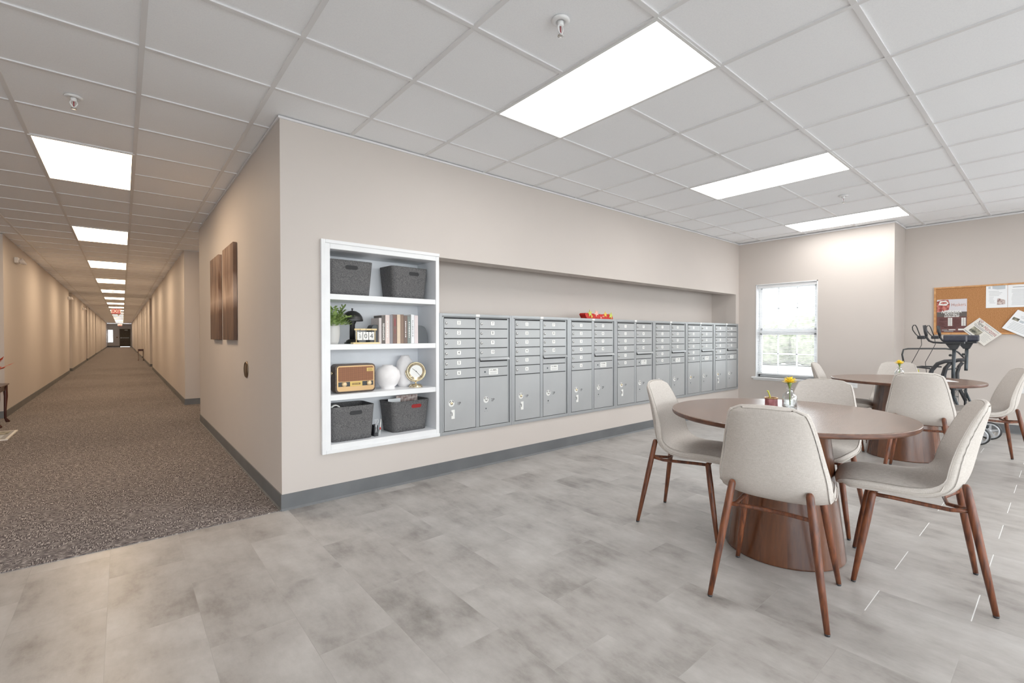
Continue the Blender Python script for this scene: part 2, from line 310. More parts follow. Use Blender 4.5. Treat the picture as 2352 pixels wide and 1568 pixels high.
# ------------------------------------------------------------------ mesh helpers
class MB:
    def __init__(s): s.v = []; s.f = []; s.m = []; s.s = []
    def add(s, vs, fs, mat=0, smooth=False, M=None):
        o = len(s.v)
        for q in vs:
            q = Vector(q)
            if M is not None: q = M @ q
            s.v.append(tuple(q))
        for f in fs:
            s.f.append(tuple(i+o for i in f)); s.m.append(mat); s.s.append(smooth)
        return s
    def box(s, x0, y0, z0, x1, y1, z1, mat=0, M=None):
        v = [(x0,y0,z0),(x1,y0,z0),(x1,y1,z0),(x0,y1,z0),(x0,y0,z1),(x1,y0,z1),(x1,y1,z1),(x0,y1,z1)]
        return s.add(v, [(3,2,1,0),(4,5,6,7),(0,1,5,4),(1,2,6,5),(2,3,7,6),(3,0,4,7)], mat, False, M)
    def quad(s, a, b, c, d, mat=0): return s.add([a,b,c,d], [(0,1,2,3)], mat)
    def lathe(s, prof, n=32, mat=0, smooth=True, M=None, cap=True):
        vs = []; fs = []
        for r, z in prof:
            for i in range(n):
                a = 2*PI*i/n; vs.append((r*math.cos(a), r*math.sin(a), z))
        for j in range(len(prof)-1):
            for i in range(n):
                fs.append((j*n+i, j*n+(i+1) % n, (j+1)*n+(i+1) % n, (j+1)*n+i))
        if cap:
            if prof[0][0] > 1e-6: fs.append(tuple(reversed(range(n))))
            if prof[-1][0] > 1e-6: fs.append(tuple(range((len(prof)-1)*n, len(prof)*n)))
        return s.add(vs, fs, mat, smooth, M)
    def tube(s, pts, r, n=10, mat=0, smooth=True, closed=False, cap=True):
        pts = [Vector(p) for p in pts]; k = len(pts)
        rs = r if isinstance(r, (list, tuple)) else [r]*k
        vs = []; fs = []; up = None
        for i, p in enumerate(pts):
            a = pts[(i-1) % k] if (closed or i > 0) else p
            c = pts[(i+1) % k] if (closed or i < k-1) else p
            t = (c-a).normalized()
            if up is None:
                up = Vector((0,0,1)) if abs(t.z) < 0.9 else Vector((1,0,0))
            x = up - t*up.dot(t)
            if x.length < 1e-5: x = t.orthogonal()
            x.normalize(); y = t.cross(x); up = x
            for j in range(n):
                an = 2*PI*j/n; vs.append(p + (x*math.cos(an)+y*math.sin(an))*rs[i])
        for i in range(k if closed else k-1):
            i2 = (i+1) % k
            for j in range(n):
                fs.append((i*n+j, i*n+(j+1) % n, i2*n+(j+1) % n, i2*n+j))
        if not closed and cap:
            fs.append(tuple(reversed(range(n)))); fs.append(tuple(range((k-1)*n, k*n)))
        return s.add(vs, fs, mat, smooth)
    def prism(s, poly, h, mat=0, M=None, smooth=False):
        """poly in XY, extruded 0..h along Z, then M"""
        n = len(poly)
        vs = [(x, y, 0) for x, y in poly]+[(x, y, h) for x, y in poly]
        fs = [tuple(reversed(range(n))), tuple(range(n, 2*n))]+[(i, (i+1) % n, n+(i+1) % n, n+i) for i in range(n)]
        return s.add(vs, fs, mat, smooth, M)
    def text(s, t, size, M, mat=0, font_bold=0.0, shear=0.0, align='CENTER', sx=1.0):
        vs, fs = text_geo(t, size, font_bold, shear, align)
        return s.add([(x*sx, y, z) for x, y, z in vs], fs, mat, False, M)
    def build(s, name, mats, parent=None, bevel=0, sub=0, loc=None, seg=2):
        me = bpy.data.meshes.new(name)
        me.from_pydata(s.v, [], s.f)
        for m in (mats if isinstance(mats, (list, tuple)) else [mats]): me.materials.append(m)
        me.polygons.foreach_set('material_index', s.m); me.polygons.foreach_set('use_smooth', s.s)
        me.update()
        o = bpy.data.objects.new(name, me); COL.objects.link(o)
        if parent is not None: o.parent = parent
        if loc is not None: o.location = loc
        if bevel:
            b = o.modifiers.new('bevel', 'BEVEL'); b.width = bevel; b.segments = seg; b.limit_method = 'ANGLE'; b.angle_limit = math.radians(40)
        if sub:
            d = o.modifiers.new('subd', 'SUBSURF'); d.levels = sub; d.render_levels = sub
        return o
_TXT = {}
def text_geo(t, size, bold, shear, align):
    k = (t, bold, shear, align)
    if k not in _TXT:
        cu = bpy.data.curves.new('txt', 'FONT'); cu.body = t; cu.size = 1.0; cu.align_x = align; cu.align_y = 'CENTER'; cu.offset = bold; cu.shear = shear
        cu.resolution_u = 3
        ob = bpy.data.objects.new('txt', cu); COL.objects.link(ob)
        dg = bpy.context.evaluated_depsgraph_get()
        me = bpy.data.meshes.new_from_object(ob.evaluated_get(dg))
        _TXT[k] = ([tuple(v.co) for v in me.vertices], [tuple(p.vertices) for p in me.polygons])
        bpy.data.objects.remove(ob); bpy.data.curves.remove(cu); bpy.data.meshes.remove(me)
    vs, fs = _TXT[k]
    return [(x*size, y*size, z*size) for x, y, z in vs], fs
def frame_m(o, ex, ey, ez=None):
    ex, ey = Vector(ex).normalized(), Vector(ey).normalized()
    ez = Vector(ez).normalized() if ez is not None else ex.cross(ey)
    M = Matrix.Identity(4)
    for i in range(3): M[i][0] = ex[i]; M[i][1] = ey[i]; M[i][2] = ez[i]; M[i][3] = o[i]
    return M
def onwall_y(x, y, z): return frame_m((x, y, z), (1,0,0), (0,0,1))        # XY of the shape -> facing -Y
def onwall_x(x, y, z): return frame_m((x, y, z), (0,-1,0), (0,0,1))       # facing -X
def rrect(w, h, r, n=5):
    pts = []
    for cx, cy, a0 in ((w/2-r, h/2-r, 0), (-w/2+r, h/2-r, 90), (-w/2+r, -h/2+r, 180), (w/2-r, -h/2+r, 270)):
        for i in range(n+1):
            a = math.radians(a0+90*i/n); pts.append((cx+r*math.cos(a), cy+r*math.sin(a)))
    return pts
def circle(r, n=24, ry=None): return [(r*math.cos(2*PI*i/n), (ry or r)*math.sin(2*PI*i/n)) for i in range(n)]
def spline(P, n):
    """Catmull-Rom through P, n samples"""
    P = [Vector(p) for p in P]; out = []
    m = len(P)-1
    for k in range(n):
        t = k/(n-1)*m; i = min(int(t), m-1); u = t-i
        a = P[i-1] if i > 0 else P[0]*2-P[1]; b = P[i]; c = P[i+1]; d = P[i+2] if i+2 <= m else P[m]*2-P[m-1]
        out.append(0.5*((2*b)+(c-a)*u+(2*a-5*b+4*c-d)*u*u+(3*b-a-3*c+d)*u**3))
    return out

def tag(o, label=None, cat=None, group=None, kind=None):
    if label: o['label'] = label
    if cat: o['category'] = cat
    if group: o['group'] = group
    if kind: o['kind'] = kind
    return o
def thing(name, label, cat, loc=(0,0,0), rz=0.0, group=None):
    o = bpy.data.objects.new(name, None); COL.objects.link(o); o.empty_display_size = 0.1
    o.location = loc; o.rotation_euler = (0, 0, rz)
    return tag(o, label, cat, group)
def dup(root, loc, rz=0.0, label=None, group=None):
    def rec(o, par):
        c = o.copy(); COL.objects.link(c)
        if par is not None: c.parent = par
        for ch in list(o.children):
            if ch.name not in skip: rec(ch, c)
        return c
    skip = ()
    r = rec(root, None); r.location = loc; r.rotation_euler = (0, 0, rz)
    if label: r['label'] = label
    if group: r['group'] = group
    return r
def struct(name, mb, m, **kw):
    o = mb.build(name, m, **kw); o['kind'] = 'structure'; return o
ORD = ['nearest', 'second', 'third', 'fourth', 'fifth', 'sixth', 'seventh', 'eighth', 'ninth', 'tenth', 'eleventh', 'twelfth', 'thirteenth', 'fourteenth', 'fifteenth', 'sixteenth', 'seventeenth', 'eighteenth']

# ------------------------------------------------------------------ the setting
WX, BX = 6.82, 7.42        # window wall, board wall
CW = -2.13                 # left wall of corridor
CE = 66.0                  # far end of corridor
XL, YF = -6.2, -7.2        # unseen left and front walls of the room
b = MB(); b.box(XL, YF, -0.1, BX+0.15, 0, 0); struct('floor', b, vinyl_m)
b = MB(); b.box(XL, 0, -0.1, 1.0, CE, 0.004); struct('floor_carpet', b, carpet_m)
b = MB(); b.box(XL, YF, H+0.008, BX+0.15, CE, H+0.1); struct('ceiling', b, tile_m)
b = MB()                                                                   # tee grid
tw, tz = 0.012, H
k = -10
while GX+k*S < BX:
    x = GX+k*S
    if x > XL:
        y1 = CE if CW-0.3 < x < 0.6 else (6.45 if x < 0 else 0.0)
        b.box(x-tw, YF, tz, x+tw, y1, H+0.01)
    k += 1
j = -12
while GY+j*S < CE:
    y = GY+j*S
    if y > YF:
        xa, xb = (XL, BX) if y < 0 else ((XL, 0.6) if y < 6.45 else (CW-0.3, 0.6))
        b.box(xa, y-tw, tz+0.0005, xb, y+tw, H+0.01)
    j += 1
struct('ceiling_grid', b, tee_m)

T = 0.12
# mail wall (y = 0 .. 0.165) with openings for the bookshelf and for mailboxes with the open niche above
b = MB(); D = 0.165
b.box(0, 0, 0, WX, D, 0.335); b.box(0, 0, 1.848, WX, D, H)
b.box(0, 0, 0.335, 0.285, D, 1.848); b.box(6.717, 0, 0.335, WX, D, 1.848)
b.box(1.200, 0.02, 0.335, 1.228, 0.40, 1.848)
struct('wall_back', b, wall_m)
b = MB(); b.box(1.2, 0.40, 0.3, 6.9, 0.46, H); b.box(6.72, D, 0.3, 6.9, 0.40, H); b.box(1.2, D, 1.9, 1.228, 0.4, H); struct('wall_niche', b, wall_m)
b = MB(); b.box(0, 0.165, 0, T, 4.3, H); struct('wall_corridor_right', b, wall_m)
# corridor walls, pieces between the door alcoves
def corridor_wall(name, x, sgn, cuts, y0, y1, dep=0.7):
    b = MB(); y = y0
    for a, c in cuts+[(y1, y1)]:
        if a > y: b.box(min(x, x+sgn*T), y, 0, max(x, x+sgn*T), a, H)
        if c > a:
            b.box(min(x+sgn*dep, x+sgn*(dep+T)), a-T, 0, max(x+sgn*dep, x+sgn*(dep+T)), c+T, H)
            b.box(min(x+sgn*T, x+sgn*dep), a-T, 0, max(x+sgn*T, x+sgn*dep), a, H); b.box(min(x+sgn*T, x+sgn*dep), c, 0, max(x+sgn*T, x+sgn*dep), c+T, H)
        y = c
    struct(name, b, wall_m)
    b = MB()
    def bb(xa, ya, xc, yc): b.box(min(xa, xc), min(ya, yc), 0, max(xa, xc), max(ya, yc), 0.105)
    y = y0
    for a, c in cuts+[(y1, y1)]:
        if a > y: bb(x, y+(0 if y > y0 else 0), x-sgn*0.007, a)
        if c > a:
            bb(x, c, x+sgn*dep, c-0.007); bb(x+sgn*dep, a, x+sgn*dep-sgn*0.007, c)
        y = c
    struct(name.replace('wall', 'baseboard'), b, base_m)
corridor_wall('wall_corridor_right_far', 0.0, 1, [(4.3, 6.34), (17.7, 19.6), (27.6, 28.8), (38.0, 39.2), (48, 49.2)], 4.29, CE)
corridor_wall('wall_corridor_left', CW, -1, [(17.2, 18.3), (26.3, 27.4), (36.0, 37.1), (46, 47.1)], 6.45, CE)
b = MB(); b.box(XL, 6.45, 0, CW-T, 6.45+T, H); struct('wall_left_return', b, wall_m)
b = MB(); b.box(XL, 6.443, 0, CW+0.007, 6.45, 0.105); struct('baseboard_left_return', b, base_m)
# far end wall with window_2 and door_1
b = MB(); b.box(CW-0.1, CE, 0, -2.09, CE+T, H); b.box(-2.09, CE, 0, -1.60, CE+T, 0.5); b.box(-2.09, CE, 1.97, -1.60, CE+T, H)
b.box(-1.60, CE, 0, -1.06, CE+T, H); b.box(-1.06, CE, 2.05, -0.10, CE+T, H); b.box(-0.10, CE, 0, 0.2, CE+T, H); struct('wall_corridor_end', b, wall_m)
b = MB(); b.box(CW, CE-0.01, 0, -1.06, CE, 0.12); struct('baseboard_corridor_end', b, base_m)
# window wall with window_1, step and board wall
WY0, WY1, WZ0, WZ1 = -1.115, -0.265, 0.545, 1.985
b = MB()
b.box(WX, WY1, 0, WX+0.14, 0.2, H); b.box(WX, WY0, 0, WX+0.14, WY1, WZ0); b.box(WX, WY0, WZ1, WX+0.14, WY1, H); b.box(WX, -1.975, 0, WX+0.14, WY0, H)
b.box(WX+0.14, -1.975, 0, BX, -1.835, H)
struct('wall_window', b, wall_m)
b = MB()                                    # board wall, a wide window further along it outside the picture
b.box(BX, -3.65, 0, BX+0.14, -1.835, H); b.box(BX, -6.6, 0, BX+0.14, -3.65, 0.3); b.box(BX, -6.6, 2.2, BX+0.14, -3.65, H); b.box(BX, YF, 0, BX+0.14, -6.6, H)
struct('wall_right', b, wall_m)
b = MB()
b.box(XL, YF-0.14, 0, -5.5, YF, H); b.box(-5.5, YF-0.14, 0, 5.5, YF, 0.3); b.box(-5.5, YF-0.14, 2.35, 5.5, YF, H); b.box(5.5, YF-0.14, 0, BX+0.14, YF, H)
struct('wall_front', b, wall_m)
b = MB(); b.box(XL-0.14, YF, 0, XL, 6.6, H); struct('wall_left', b, wall_m)
# baseboards of the room: straight strip with a flared toe
def baseboard(name, pts):
    b = MB()
    for (x0, y0), (x1, y1) in zip(pts[:-1], pts[1:]):
        d = Vector((x1-x0, y1-y0, 0)); ln = d.length; d.normalize(); n = Vector((d.y, -d.x, 0))
        M = frame_m((x0, y0, 0), n, (0,0,1), (d.x, d.y, 0)) if False else Matrix(((n.x, 0, d.x, x0), (n.y, 0, d.y, y0), (0, 1, 0, 0), (0, 0, 0, 1)))
        b.prism([(0, 0), (0.017, 0), (0.014, 0.006), (0.007, 0.014), (0.006, 0.107), (0, 0.108)], ln, M=M)
    struct(name, b, base_m)
baseboard('baseboard_back', [(-0.006, 0), (WX, 0)])
baseboard('baseboard_corridor_near', [(0, 4.3), (0, -0.006)])
baseboard('baseboard_window', [(WX, 0), (WX, -1.975), (BX, -1.975)])
baseboard('baseboard_right', [(BX, -1.975), (BX, YF)])
b = MB()
for (xa, ya, xb, yb) in ((0, 0, -0.006, 4.3),):
    b.box(-0.010, 0, H-0.014, 0, 4.3, H); b.box(-0.010, -0.010, H-0.014, WX, 0, H)
struct('trim_1', b, tee_m)
b = MB(); b.box(WX-0.014, -1.975, H-0.02, WX, 0, H); b.box(WX, -1.989, H-0.02, BX, -1.975, H); b.box(BX-0.014, YF, H-0.02, BX, -1.975, H); struct('trim_2', b, tee_m)

# ground outside and a hedge across the parking strip
ground_m = principled('pale_concrete', srgb(206, 204, 200), 0.9); noise_tint(ground_m, nscale=8, lo=srgb(198, 196, 192), hi=srgb(214, 212, 208))
b = MB(); b.box(BX+0.2, -30, -0.3, 60, 40, -0.15); b.box(-30, -40, -0.3, 60, YF-0.3, -0.15); struct('ground', b, ground_m)
road_m = principled('asphalt', srgb(84, 84, 86), 0.9); noise_tint(road_m, nscale=2, lo=srgb(112, 112, 114), hi=srgb(138, 138, 140))
b = MB(); b.box(10.5, -30, -0.15, 20.5, 40, -0.145); struct('ground_road', b, road_m)
hedge_m = principled('hedge_leaves', srgb(120, 140, 96), 0.8); noise_tint(hedge_m, nscale=6, detail=6, lo=srgb(84, 92, 66), hi=srgb(150, 156, 128))
b = MB(); r_ = random.Random(3)
for i in range(60):
    y = -14+i*0.55; hh = 1.5+r_.random()*0.9; x = 22+r_.random()
    b.lathe([(0.05, -0.2), (0.75, 0.1), (0.9, hh*0.6), (0.55, hh*0.9), (0.02, hh)], 9, M=Matrix.Translation((x, y, 0)))
tag(b.build('hedge', hedge_m), 'row of green hedge bushes seen faintly through the window blind', 'hedge', kind='stuff')

# ------------------------------------------------------------------ windows and the far door
def window(name, x, y0, y1, z0, z1, with_blind):
    """window in a wall facing -X, at plane x"""
    root = bpy.data.objects.new(name, None); COL.objects.link(root); root['kind'] = 'structure'; root.location = (x, 0, 0)
    b = MB(); w = 0.035
    b.box(0.085, y0, z0, 0.125, y0+w, z1); b.box(0.085, y1-w, z0, 0.125, y1, z1); b.box(0.085, y0, z0, 0.125, y1, z0+w); b.box(0.085, y0, z1-w, 0.125, y1, z1)
    b.build('window_frame', white_m, root, bevel=0.003)
    zm = z0+(z1-z0)*0.49
    b = MB()
    b.box(0.065, y0+w, zm-0.022, 0.10, y1-w, zm+0.022)
    for a, c, xx in ((z0+w, zm-0.02, 0.07), (zm+0.02, z1-w, 0.09)):
        b.box(xx, y0+w, a, xx+0.03, y0+w+0.03, c); b.box(xx, y1-w-0.03, a, xx+0.03, y1-w, c)
        b.box(xx, y0+w, a, xx+0.03, y1-w, a+0.03); b.box(xx, y0+w, c-0.03, xx+0.03, y1-w, c)
        for t in (1/3, 2/3): yy = y0+w+(y1-y0-2*w)*t; b.box(xx+0.008, yy-0.009, a, xx+0.022, yy+0.009, c)
        zc = (a+c)/2; b.box(xx+0.008, y0+w, zc-0.009, xx+0.022, y1-w, zc+0.009)
    b.build('sash', white_m, root)
    b = MB(); b.box(0.1, y0+w, z0+w, 0.104, y1-w, z1-w); b.build('pane', pane_m, root)
    b = MB()
    b.box(-0.004, y0-0.0, z0, 0.085, y0+0.012, z1); b.box(-0.004, y1-0.012, z0, 0.085, y1, z1); b.box(-0.004, y0, z1-0.012, 0.085, y1, z1)
    b.build('jamb', white_m, root)
    b = MB(); b.box(-0.045, y0-0.03, z0-0.022, 0.09, y1+0.045, z0); b.box(-0.014, y0-0.015, z0-0.05, 0.0, y1+0.03, z0-0.022); b.build('sill', white_m, root, bevel=0.004)
    if with_blind:
        sl = principled('blind_slat', srgb(244, 245, 246), 0.5, Transmission_Weight=0.0)
        b = MB(); z = z1-0.075; n = 0
        while z > z0+0.07:
            M = Matrix.Translation((0.035, 0, z)) @ Matrix.Rotation(math.radians(-14), 4, 'Y')
            b.box(-0.0125, y0+0.02, -0.0005, 0.0125, y1-0.02, 0.0005, M=M); z -= 0.0215
        b.build('blind_slats', sl, root)
        b = MB(); b.box(0.015, y0+0.018, z1-0.06, 0.058, y1-0.018, z1-0.014); b.box(0.022, y0+0.02, z0+0.045, 0.048, y1-0.02, z0+0.062)
        b.build('blind_rails', white_m, root, bevel=0.003)
        b = MB()
        for t in (0.1, 0.36, 0.64, 0.9): yy = y0+(y1-y0)*t; b.tube([(0.034, yy, z0+0.06), (0.034, yy, z1-0.03)], 0.0012, 5)
        b.build('blind_cords', white_m, root)
        b = MB(); b.tube([(0.008, y1-0.06, z1-0.05), (0.006, y1-0.062, z0+0.55)], 0.004, 6); b.build('blind_wand', white_m, root)
    return root
window('window_1', WX, WY0, WY1, WZ0, WZ1, True)
window('window_3', BX, -6.6, -3.65, 0.3, 2.2, False)
b = MB()                                                                  # added window in the unseen front wall, lets in fill daylight
root = bpy.data.objects.new('fill_window', None); COL.objects.link(root); root['kind'] = 'structure'
for xx in (-5.5, -3.7, -1.85, 0.0, 1.85, 3.7, 5.45): b.box(xx-0.03, YF-0.1, 0.3, xx+0.05, YF-0.04, 2.35)
b.box(-5.5, YF-0.1, 0.3, 5.5, YF-0.04, 0.36); b.box(-5.5, YF-0.1, 2.29, 5.5, YF-0.04, 2.35); b.build('window_frame', white_m, root)
b = MB(); b.box(-5.5, YF-0.08, 0.3, 5.5, YF-0.076, 2.35); b.build('pane', pane_m, root)
root = bpy.data.objects.new('window_2', None); COL.objects.link(root); root['kind'] = 'structure'; root.location = (0, CE, 0)
b = MB()
for x0, z0, x1, z1 in ((-2.09, 0.5, -2.04, 1.97), (-1.65, 0.5, -1.60, 1.97), (-2.09, 0.5, -1.60, 0.55), (-2.09, 1.92, -1.60, 1.97), (-2.04, 1.21, -1.65, 1.26), (-1.86, 0.5, -1.84, 1.97)): b.box(x0, 0.02, z0, x1, 0.08, z1)
b.build('window_frame', white_m, root)
b = MB(); b.box(-2.05, 0.05, 0.55, -1.64, 0.055, 1.93); b.build('pane', pane_m, root)
b = MB(); b.box(-2.12, -0.03, 0.47, -1.58, 0.05, 0.5); b.build('sill', white_m, root)
root = bpy.data.objects.new('door_1', None); COL.objects.link(root); root['kind'] = 'structure'; root.location = (0, CE, 0)
b = MB(); b.box(-1.01, 0.02, 0.02, -0.15, 0.065, 2.0); b.build('door_leaf', door_m, root, bevel=0.003)
b = MB(); b.box(-1.06, -0.01, 0, -1.01, 0.1, 2.05); b.box(-0.15, -0.01, 0, -0.10, 0.1, 2.05); b.box(-1.06, -0.01, 2.0, -0.10, 0.1, 2.05); b.build('door_frame', door_m, root)
b = MB(); b.box(-0.96, -0.06, 1.0, -0.22, -0.02, 1.06); b.box(-0.98, -0.06, 0.97, -0.90, 0.02, 1.09); b.build('push_bar', silver_m, root, bevel=0.005)
b = MB(); b.box(-0.62, -0.05, 1.88, -0.34, 0.02, 1.96); b.build('door_closer', silver_m, root, bevel=0.005)
b = MB(); b.box(-1.34, CE-0.02, 1.02, -1.22, CE, 1.15); tag(b.build('push_plate', bronze_m, bevel=0.004), 'small square push plate on the end wall left of the dark door', 'switch')

# ------------------------------------------------------------------ ceiling lights
def panel(x0, y0, x1, y1, em, label, group):
    t = thing('ceiling_light', label, 'light', ((x0+x1)/2, (y0+y1)/2, H), 0, group)
    w, h = (x1-x0)/2, (y1-y0)/2; f = 0.017
    b = MB()
    for a in ((-w, -h, w, -h+f), (-w, h-f, w, h), (-w, -h+f, -w+f, h-f), (w-f, -h+f, w, h-f)): b.box(a[0], a[1], -0.004, a[2], a[3], 0.008)
    b.build('frame', ledframe_m, t)
    b = MB(); b.quad((-w+f, -h+f, -0.001), (-w+f, h-f, -0.001), (w-f, h-f, -0.001), (w-f, -h+f, -0.001)); b.build('diffuser', em, t)
    return t
def gx(k): return GX+k*S
def gy(j): return GY+j*S
for n, k in enumerate((2, 6, 10)):
    panel(gx(k), gy(-3), gx(k+1), gy(-1), led_m, ['large bright ceiling panel nearest the camera', 'middle of the three room ceiling panels, in front of the mailboxes', 'farthest room ceiling panel, close to the window wall'][n], 'ceiling panels over the mail area')
for k in (2, 6, 10): panel(gx(k), gy(-9), gx(k+1), gy(-7), led_m, 'ceiling panel behind the camera', 'ceiling panels behind the camera')
panel(gx(-7), gy(-9), gx(-6), gy(-7), led_m, 'ceiling panel behind the camera', 'ceiling panels behind the camera')
panel(gx(-7), gy(-1), gx(-6), gy(1), led_m, 'ceiling panel behind the camera', 'ceiling panels behind the camera')
for n in range(17):
    y0 = gy(3+6*n)
    panel(gx(-2), y0, gx(-1), y0+2*S, ledw_m, 'warm ceiling panel over the corridor, '+('nearest the camera' if n == 0 else ORD[n]+' from the near end'), 'ceiling panels along the corridor')

# ------------------------------------------------------------------ sprinklers, alarms, exit signs
def sprinkler(x, y, label):
    t = thing('fire_sprinkler', label, 'sprinkler', (x, y, H), 0, 'ceiling sprinklers')
    b = MB(); b.lathe([(0.0, 0.004), (0.042, 0.004), (0.044, -0.001), (0.036, -0.007), (0.024, -0.008), (0.022, 0.0)], 28); b.build('escutcheon', white_m, t)
    b = MB(); b.lathe([(0.015, 0), (0.015, -0.02), (0.010, -0.026)], 16)
    for s in (-1, 1): b.tube([(s*0.012, 0, -0.022), (s*0.017, 0, -0.038), (s*0.010, 0, -0.054), (0, 0, -0.062)], 0.0032, 8)
    b.build('body', white_m, t)
    b = MB(); b.tube([(0, 0, -0.022), (0, 0, -0.058)], 0.003, 8); b.build('bulb', redink_m, t)
    b = MB(); b.lathe([(0.0, -0.062), (0.006, -0.063), (0.014, -0.069), (0.0145, -0.071), (0.0, -0.072)], 20); b.build('deflector', chrome_m, t)
sprinkler(0.768, -1.87, 'ceiling sprinkler beside the large bright panel')
sprinkler(-1.04, 0.55, 'ceiling sprinkler in front of the first corridor light')
sprinkler(5.04, -1.88, 'ceiling sprinkler between the two far room panels')
def emergency_light(y, z, label):
    t = thing('emergency_light', label, 'emergency light', (CW, y, z), 0, 'white emergency lights on the left corridor wall')
    b = MB(); b.box(0, -0.13, -0.045, 0.05, 0.13, 0.045); b.build('housing', white_m, t, bevel=0.012, seg=3)
    for s in (-1, 1):
        b = MB(); b.lathe([(0.0, -0.03), (0.03, -0.03), (0.045, 0.01), (0.047, 0.02), (0.0, 0.022)], 18, M=Matrix.Translation((0.09, s*0.085, -0.01)) @ Matrix.Rotation(math.radians(70), 4, 'Y'))
        b.build('lamp_head', white_cer, t)
emergency_light(7.45, 2.40, 'white twin-head emergency light nearest on the left corridor wall')
emergency_light(16.9, 2.40, 'white emergency light at the first alcove of the left corridor wall')
emergency_light(24.0, 2.39, 'white emergency light past the first alcove on the left corridor wall')
def exit_sign(x, y, z, label):
    t = thing('exit_sign', label, 'sign', (x, y, z), 0, 'red exit signs in the corridor')
    b = MB(); b.box(-0.17, -0.02, -0.11, 0.17, 0.02, 0.11); b.build('face', exitred_m, t, bevel=0.006)
    b = MB(); b.text('EXIT', 0.2, onwall_y(0, -0.0215, 0), font_bold=0.01); b.build('lettering', plate_m, t)
    b = MB(); b.tube([(0, 0, 0.11), (0, 0, H-z-0.01)], 0.012, 8); b.lathe([(0.05, H-z-0.02), (0.05, H-z)], 16); b.build('hanger', white_m, t)
exit_sign(-1.03, 25.2, 2.36, 'red exit sign hanging from the corridor ceiling, nearer one')
exit_sign(-1.0, 60.5, 2.40, 'red exit sign at the far end of the corridor')
for n, (x, y) in enumerate(((-1.05, 16.3), (-1.0, 37.5))):
    t = thing('smoke_detector', ['white smoke detector on the corridor ceiling by the fourth light', 'white smoke detector far down the corridor ceiling'][n], 'smoke detector', (x, y, H), 0, 'smoke detectors')
    b = MB(); b.lathe([(0.0, 0.0), (0.075, 0.0), (0.075, -0.02)], 20); b.build('base', white_m, t)
    b = MB(); b.lathe([(0.07, -0.02), (0.06, -0.05), (0.03, -0.06), (0.0, -0.062)], 20); b.build('cover', white_cer, t)

